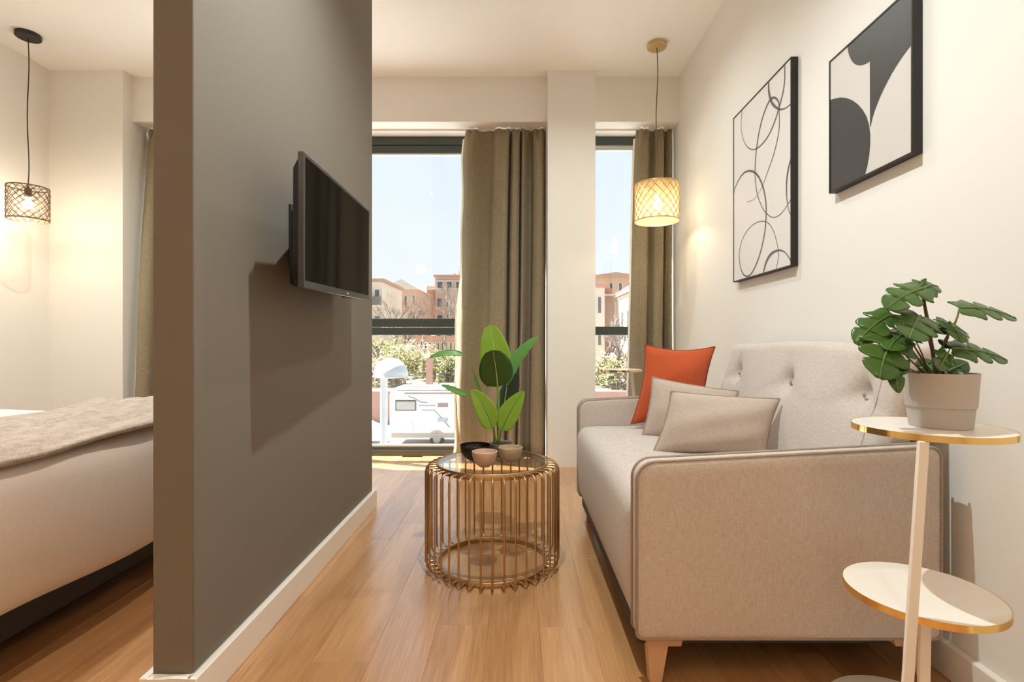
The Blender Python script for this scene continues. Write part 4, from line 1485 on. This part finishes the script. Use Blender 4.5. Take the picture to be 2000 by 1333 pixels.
def gp_z(d):
    return -2.25 + min(2.4, (d - 33.6) / 9.0 * 0.42)
TREES = [(738, 40, 7.5, 'bare tree beyond the street lamp hood, leftmost in the park'), (772, 52, 8.5, 'bare tree in front of the gabled brick house across the park'),
         (800, 64, 9.0, 'bare tree left of the gap between the two brick blocks'), (815, 47, 6.0, 'low bare tree just left of the brick gate pillar'),
         (868, 55, 10.5, 'tall bare tree in front of the tall brick block'), (893, 44, 8.5, 'bare tree half hidden by the edge of the olive curtain'),
         (1178, 37.5, 6.0, 'bare tree outside the narrow window, left one'), (1214, 35.5, 5.2, 'bare tree outside the narrow window, right one')]
for i, (px, d, h, lb) in enumerate(TREES):
    bare_tree((px - 1009) * d / 1000, d, gp_z(d), h, 11 + i, lb, r0=0.16)
BUSH = [(745, 37, 1.6, 1.9, 'bushtan', 'dry tan shrub behind the street lamp hood'), (785, 42, 2.2, 2.6, 'bushy', 'rounded olive shrub between lamp hood and gate pillar'),
        (812, 46, 2.2, 2.7, 'bushtan', 'dry tan shrub over the top of the gate pillar'), (855, 40, 1.5, 2.1, 'bushy', 'olive shrub right behind the gate pillar'),
        (884, 35.5, 1.0, 2.2, 'bushy', 'tall olive hedge shrub at the edge of the olive curtain'), (757, 50, 2.6, 3.0, 'bushy', 'distant olive shrub above the street lamp hood'),
        (1172, 38, 1.8, 2.2, 'bushtan', 'tan shrub outside the narrow window beside the column'), (1205, 36, 1.8, 2.2, 'bushy', 'olive shrub outside the narrow window above the side table'),
        (1232, 35.2, 1.2, 2.3, 'bushtan', 'tan shrub outside the narrow window by the corner curtain')]
for i, (px, d, rx, rz, mt, lb) in enumerate(BUSH):
    bush((px - 1009) * d / 1000, d, gp_z(d), rx, rz, 1500, M[mt], 31 + i, lb, size=0.15)

# houses
def building(label, d, x0, x1, ytop, depth, wall, cols, rows, mat_roof=None, ridge=0.0, balcony=False, zb=-3.0, pane='glasspane', top_rail=None, wfrac=0.5):
    a, b = (x0 - 1009) * d / 1000, (x1 - 1009) * d / 1000
    zt = 1 - (ytop - 669) * d / 1000
    root = thing('apartment_building', ((a + b) / 2, d + depth / 2, zb), label, 'building')
    part('wall', G().box(a, b, d, d + depth, zb, zt), wall, root, smooth=0)
    if mat_roof:
        if ridge:
            part('roof', G().prism([(a - 0.4, d - 0.4, zt), (b + 0.4, d - 0.4, zt), ((a + b) / 2, d - 0.4, zt + ridge)], (0, depth + 0.8, 0)), mat_roof, root, smooth=0)
        else:
            part('roof', G().box(a - 0.3, b + 0.3, d - 0.3, d + depth + 0.3, zt, zt + 0.35), mat_roof, root, smooth=0)
    fh = 3.0
    for r in range(rows):
        zt_r = zt - 0.9 - r * fh
        for c in range(cols):
            w = (b - a) / cols
            xa = a + w * (c + 0.5 - wfrac / 2)
            xb = a + w * (c + 0.5 + wfrac / 2)
            fr = part('window', G().box(xa - 0.1, xb + 0.1, d - 0.06, d + 0.02, zt_r - 1.6, zt_r + 0.1), M['cream'], root, smooth=0)
            part('pane', G().box(xa, xb, d - 0.08, d - 0.05, zt_r - 1.5, zt_r), M[pane], fr, smooth=0)
            if balcony:
                bl = part('balcony', G().box(xa - 0.5, xb + 0.5, d - 1.2, d, zt_r - 2.0, zt_r - 1.8), M['cream'], root, smooth=0)
                part('balcony_rail', G().box(xa - 0.5, xb + 0.5, d - 1.2, d - 1.14, zt_r - 1.8, zt_r - 0.85), M['iron'], bl, smooth=0)
    return root
building('pale apartment house with an iron balcony at the left edge of the wide window', 58, 690, 746, 551, 10, M['cream'], 3, 3, M['tile'], 0, True, wfrac=0.45)
building('brick house with a shallow gable beyond the bare trees', 78, 753, 816, 566, 12, M['brickpale'], 4, 3, M['greywall'], 1.6, wfrac=0.3)
b3 = building('tall brick block with pale corner bays seen beside the curtain', 92, 850, 960, 541, 14, M['brickpale'], 6, 5, M['brick'], 0, wfrac=0.55)
def extra(d, x0, x1, y0, y1, mat, nm, root, dep=3.0, out=0.4):
    a, b = U(x0, y1, d), U(x1, y0, d)
    return part(nm, G().box(a.x, b.x, d - out, d - out + dep, a.z, b.z), mat, root, smooth=0)
extra(92, 832, 852, 558, 640, M['brick'], 'stair_tower', b3, 8, -1)
extra(92, 874, 960, 535, 543, M['brick'], 'attic', b3, 8, -2)
extra(92, 881, 887, 530, 536, M['greywall'], 'chimney', b3, 1, -3)
extra(92, 892, 896, 525, 536, M['greywall'], 'chimney', b3, 1, -3)
extra(92, 832, 960, 564, 565.5, M['cream'], 'string_course', b3, 1, 0.2)
extra(92, 850, 960, 548, 549.5, M['cream'], 'string_course', b3, 1, 0.2)
b4 = building('ornate brick building with cream facade and tiled roofs outside the narrow window', 48, 1120, 1181, 562, 10, M['cream'], 3, 2, M['brick'], 0, wfrac=0.28)
extra(48, 1182, 1204, 577, 690, M['brickpale'], 'link_wall', b4, 6, -1)
extra(48, 1182, 1203, 573, 577, M['cream'], 'cornice', b4, 6, -0.7)
extra(48, 1182, 1203, 560, 573, M['brick'], 'parapet', b4, 5, -1.5)
b5 = thing('apartment_building', (11.5, 40.0, -3.0), 'cream wing with dentil cornice and narrow tall windows beside the corner curtain, outside', 'building')
part('wall', G().box(9.42, 14.5, 36.5, 48.6, -3.0, 5.2), M['cream'], b5, smooth=0)
part('cornice', G().box(9.20, 14.6, 36.3, 48.6, 5.2, 5.5), M['cream'], b5, smooth=0)
part('roof', G().prism([(9.15, 36.3, 5.5), (14.6, 36.3, 5.5), (12.0, 36.3, 7.2)], (0, 12.3, 0)), M['tile'], b5, smooth=0)
for i in range(20):
    part('dentil', G().box(9.28, 9.42, 37.0 + i * 0.58, 37.25 + i * 0.58, 4.85, 5.2), M['brickpale'], b5, smooth=0)
for yy in (38.2, 40.6, 43.0, 45.4):
    for za in (1.8, -1.6):
        f_ = part('window', G().box(9.36, 9.44, yy - 0.45, yy + 0.45, za - 0.15, za + 2.0), M['brickpale'], b5, smooth=0)
        part('pane', G().box(9.34, 9.40, yy - 0.3, yy + 0.3, za, za + 1.85), M['glasspane'], f_, smooth=0)
b6 = building('low terrace of tiled roofs and chimneys on the skyline outside the narrow window', 85, 1130, 1275, 543, 14, M['brickpale'], 8, 1, M['tile'], 0.9, wfrac=0.3)
for xx in (1169, 1183, 1189, 1212):
    extra(85, xx - 2.5, xx + 2.5, 529, 545, M['brick'], 'chimney', b6, 1.5, -4)
building('pinkish brick houses in a row beyond the park shrubs', 72, 803, 1130, 657, 5, M['brick'], 40, 1, None, 0, wfrac=0.4)
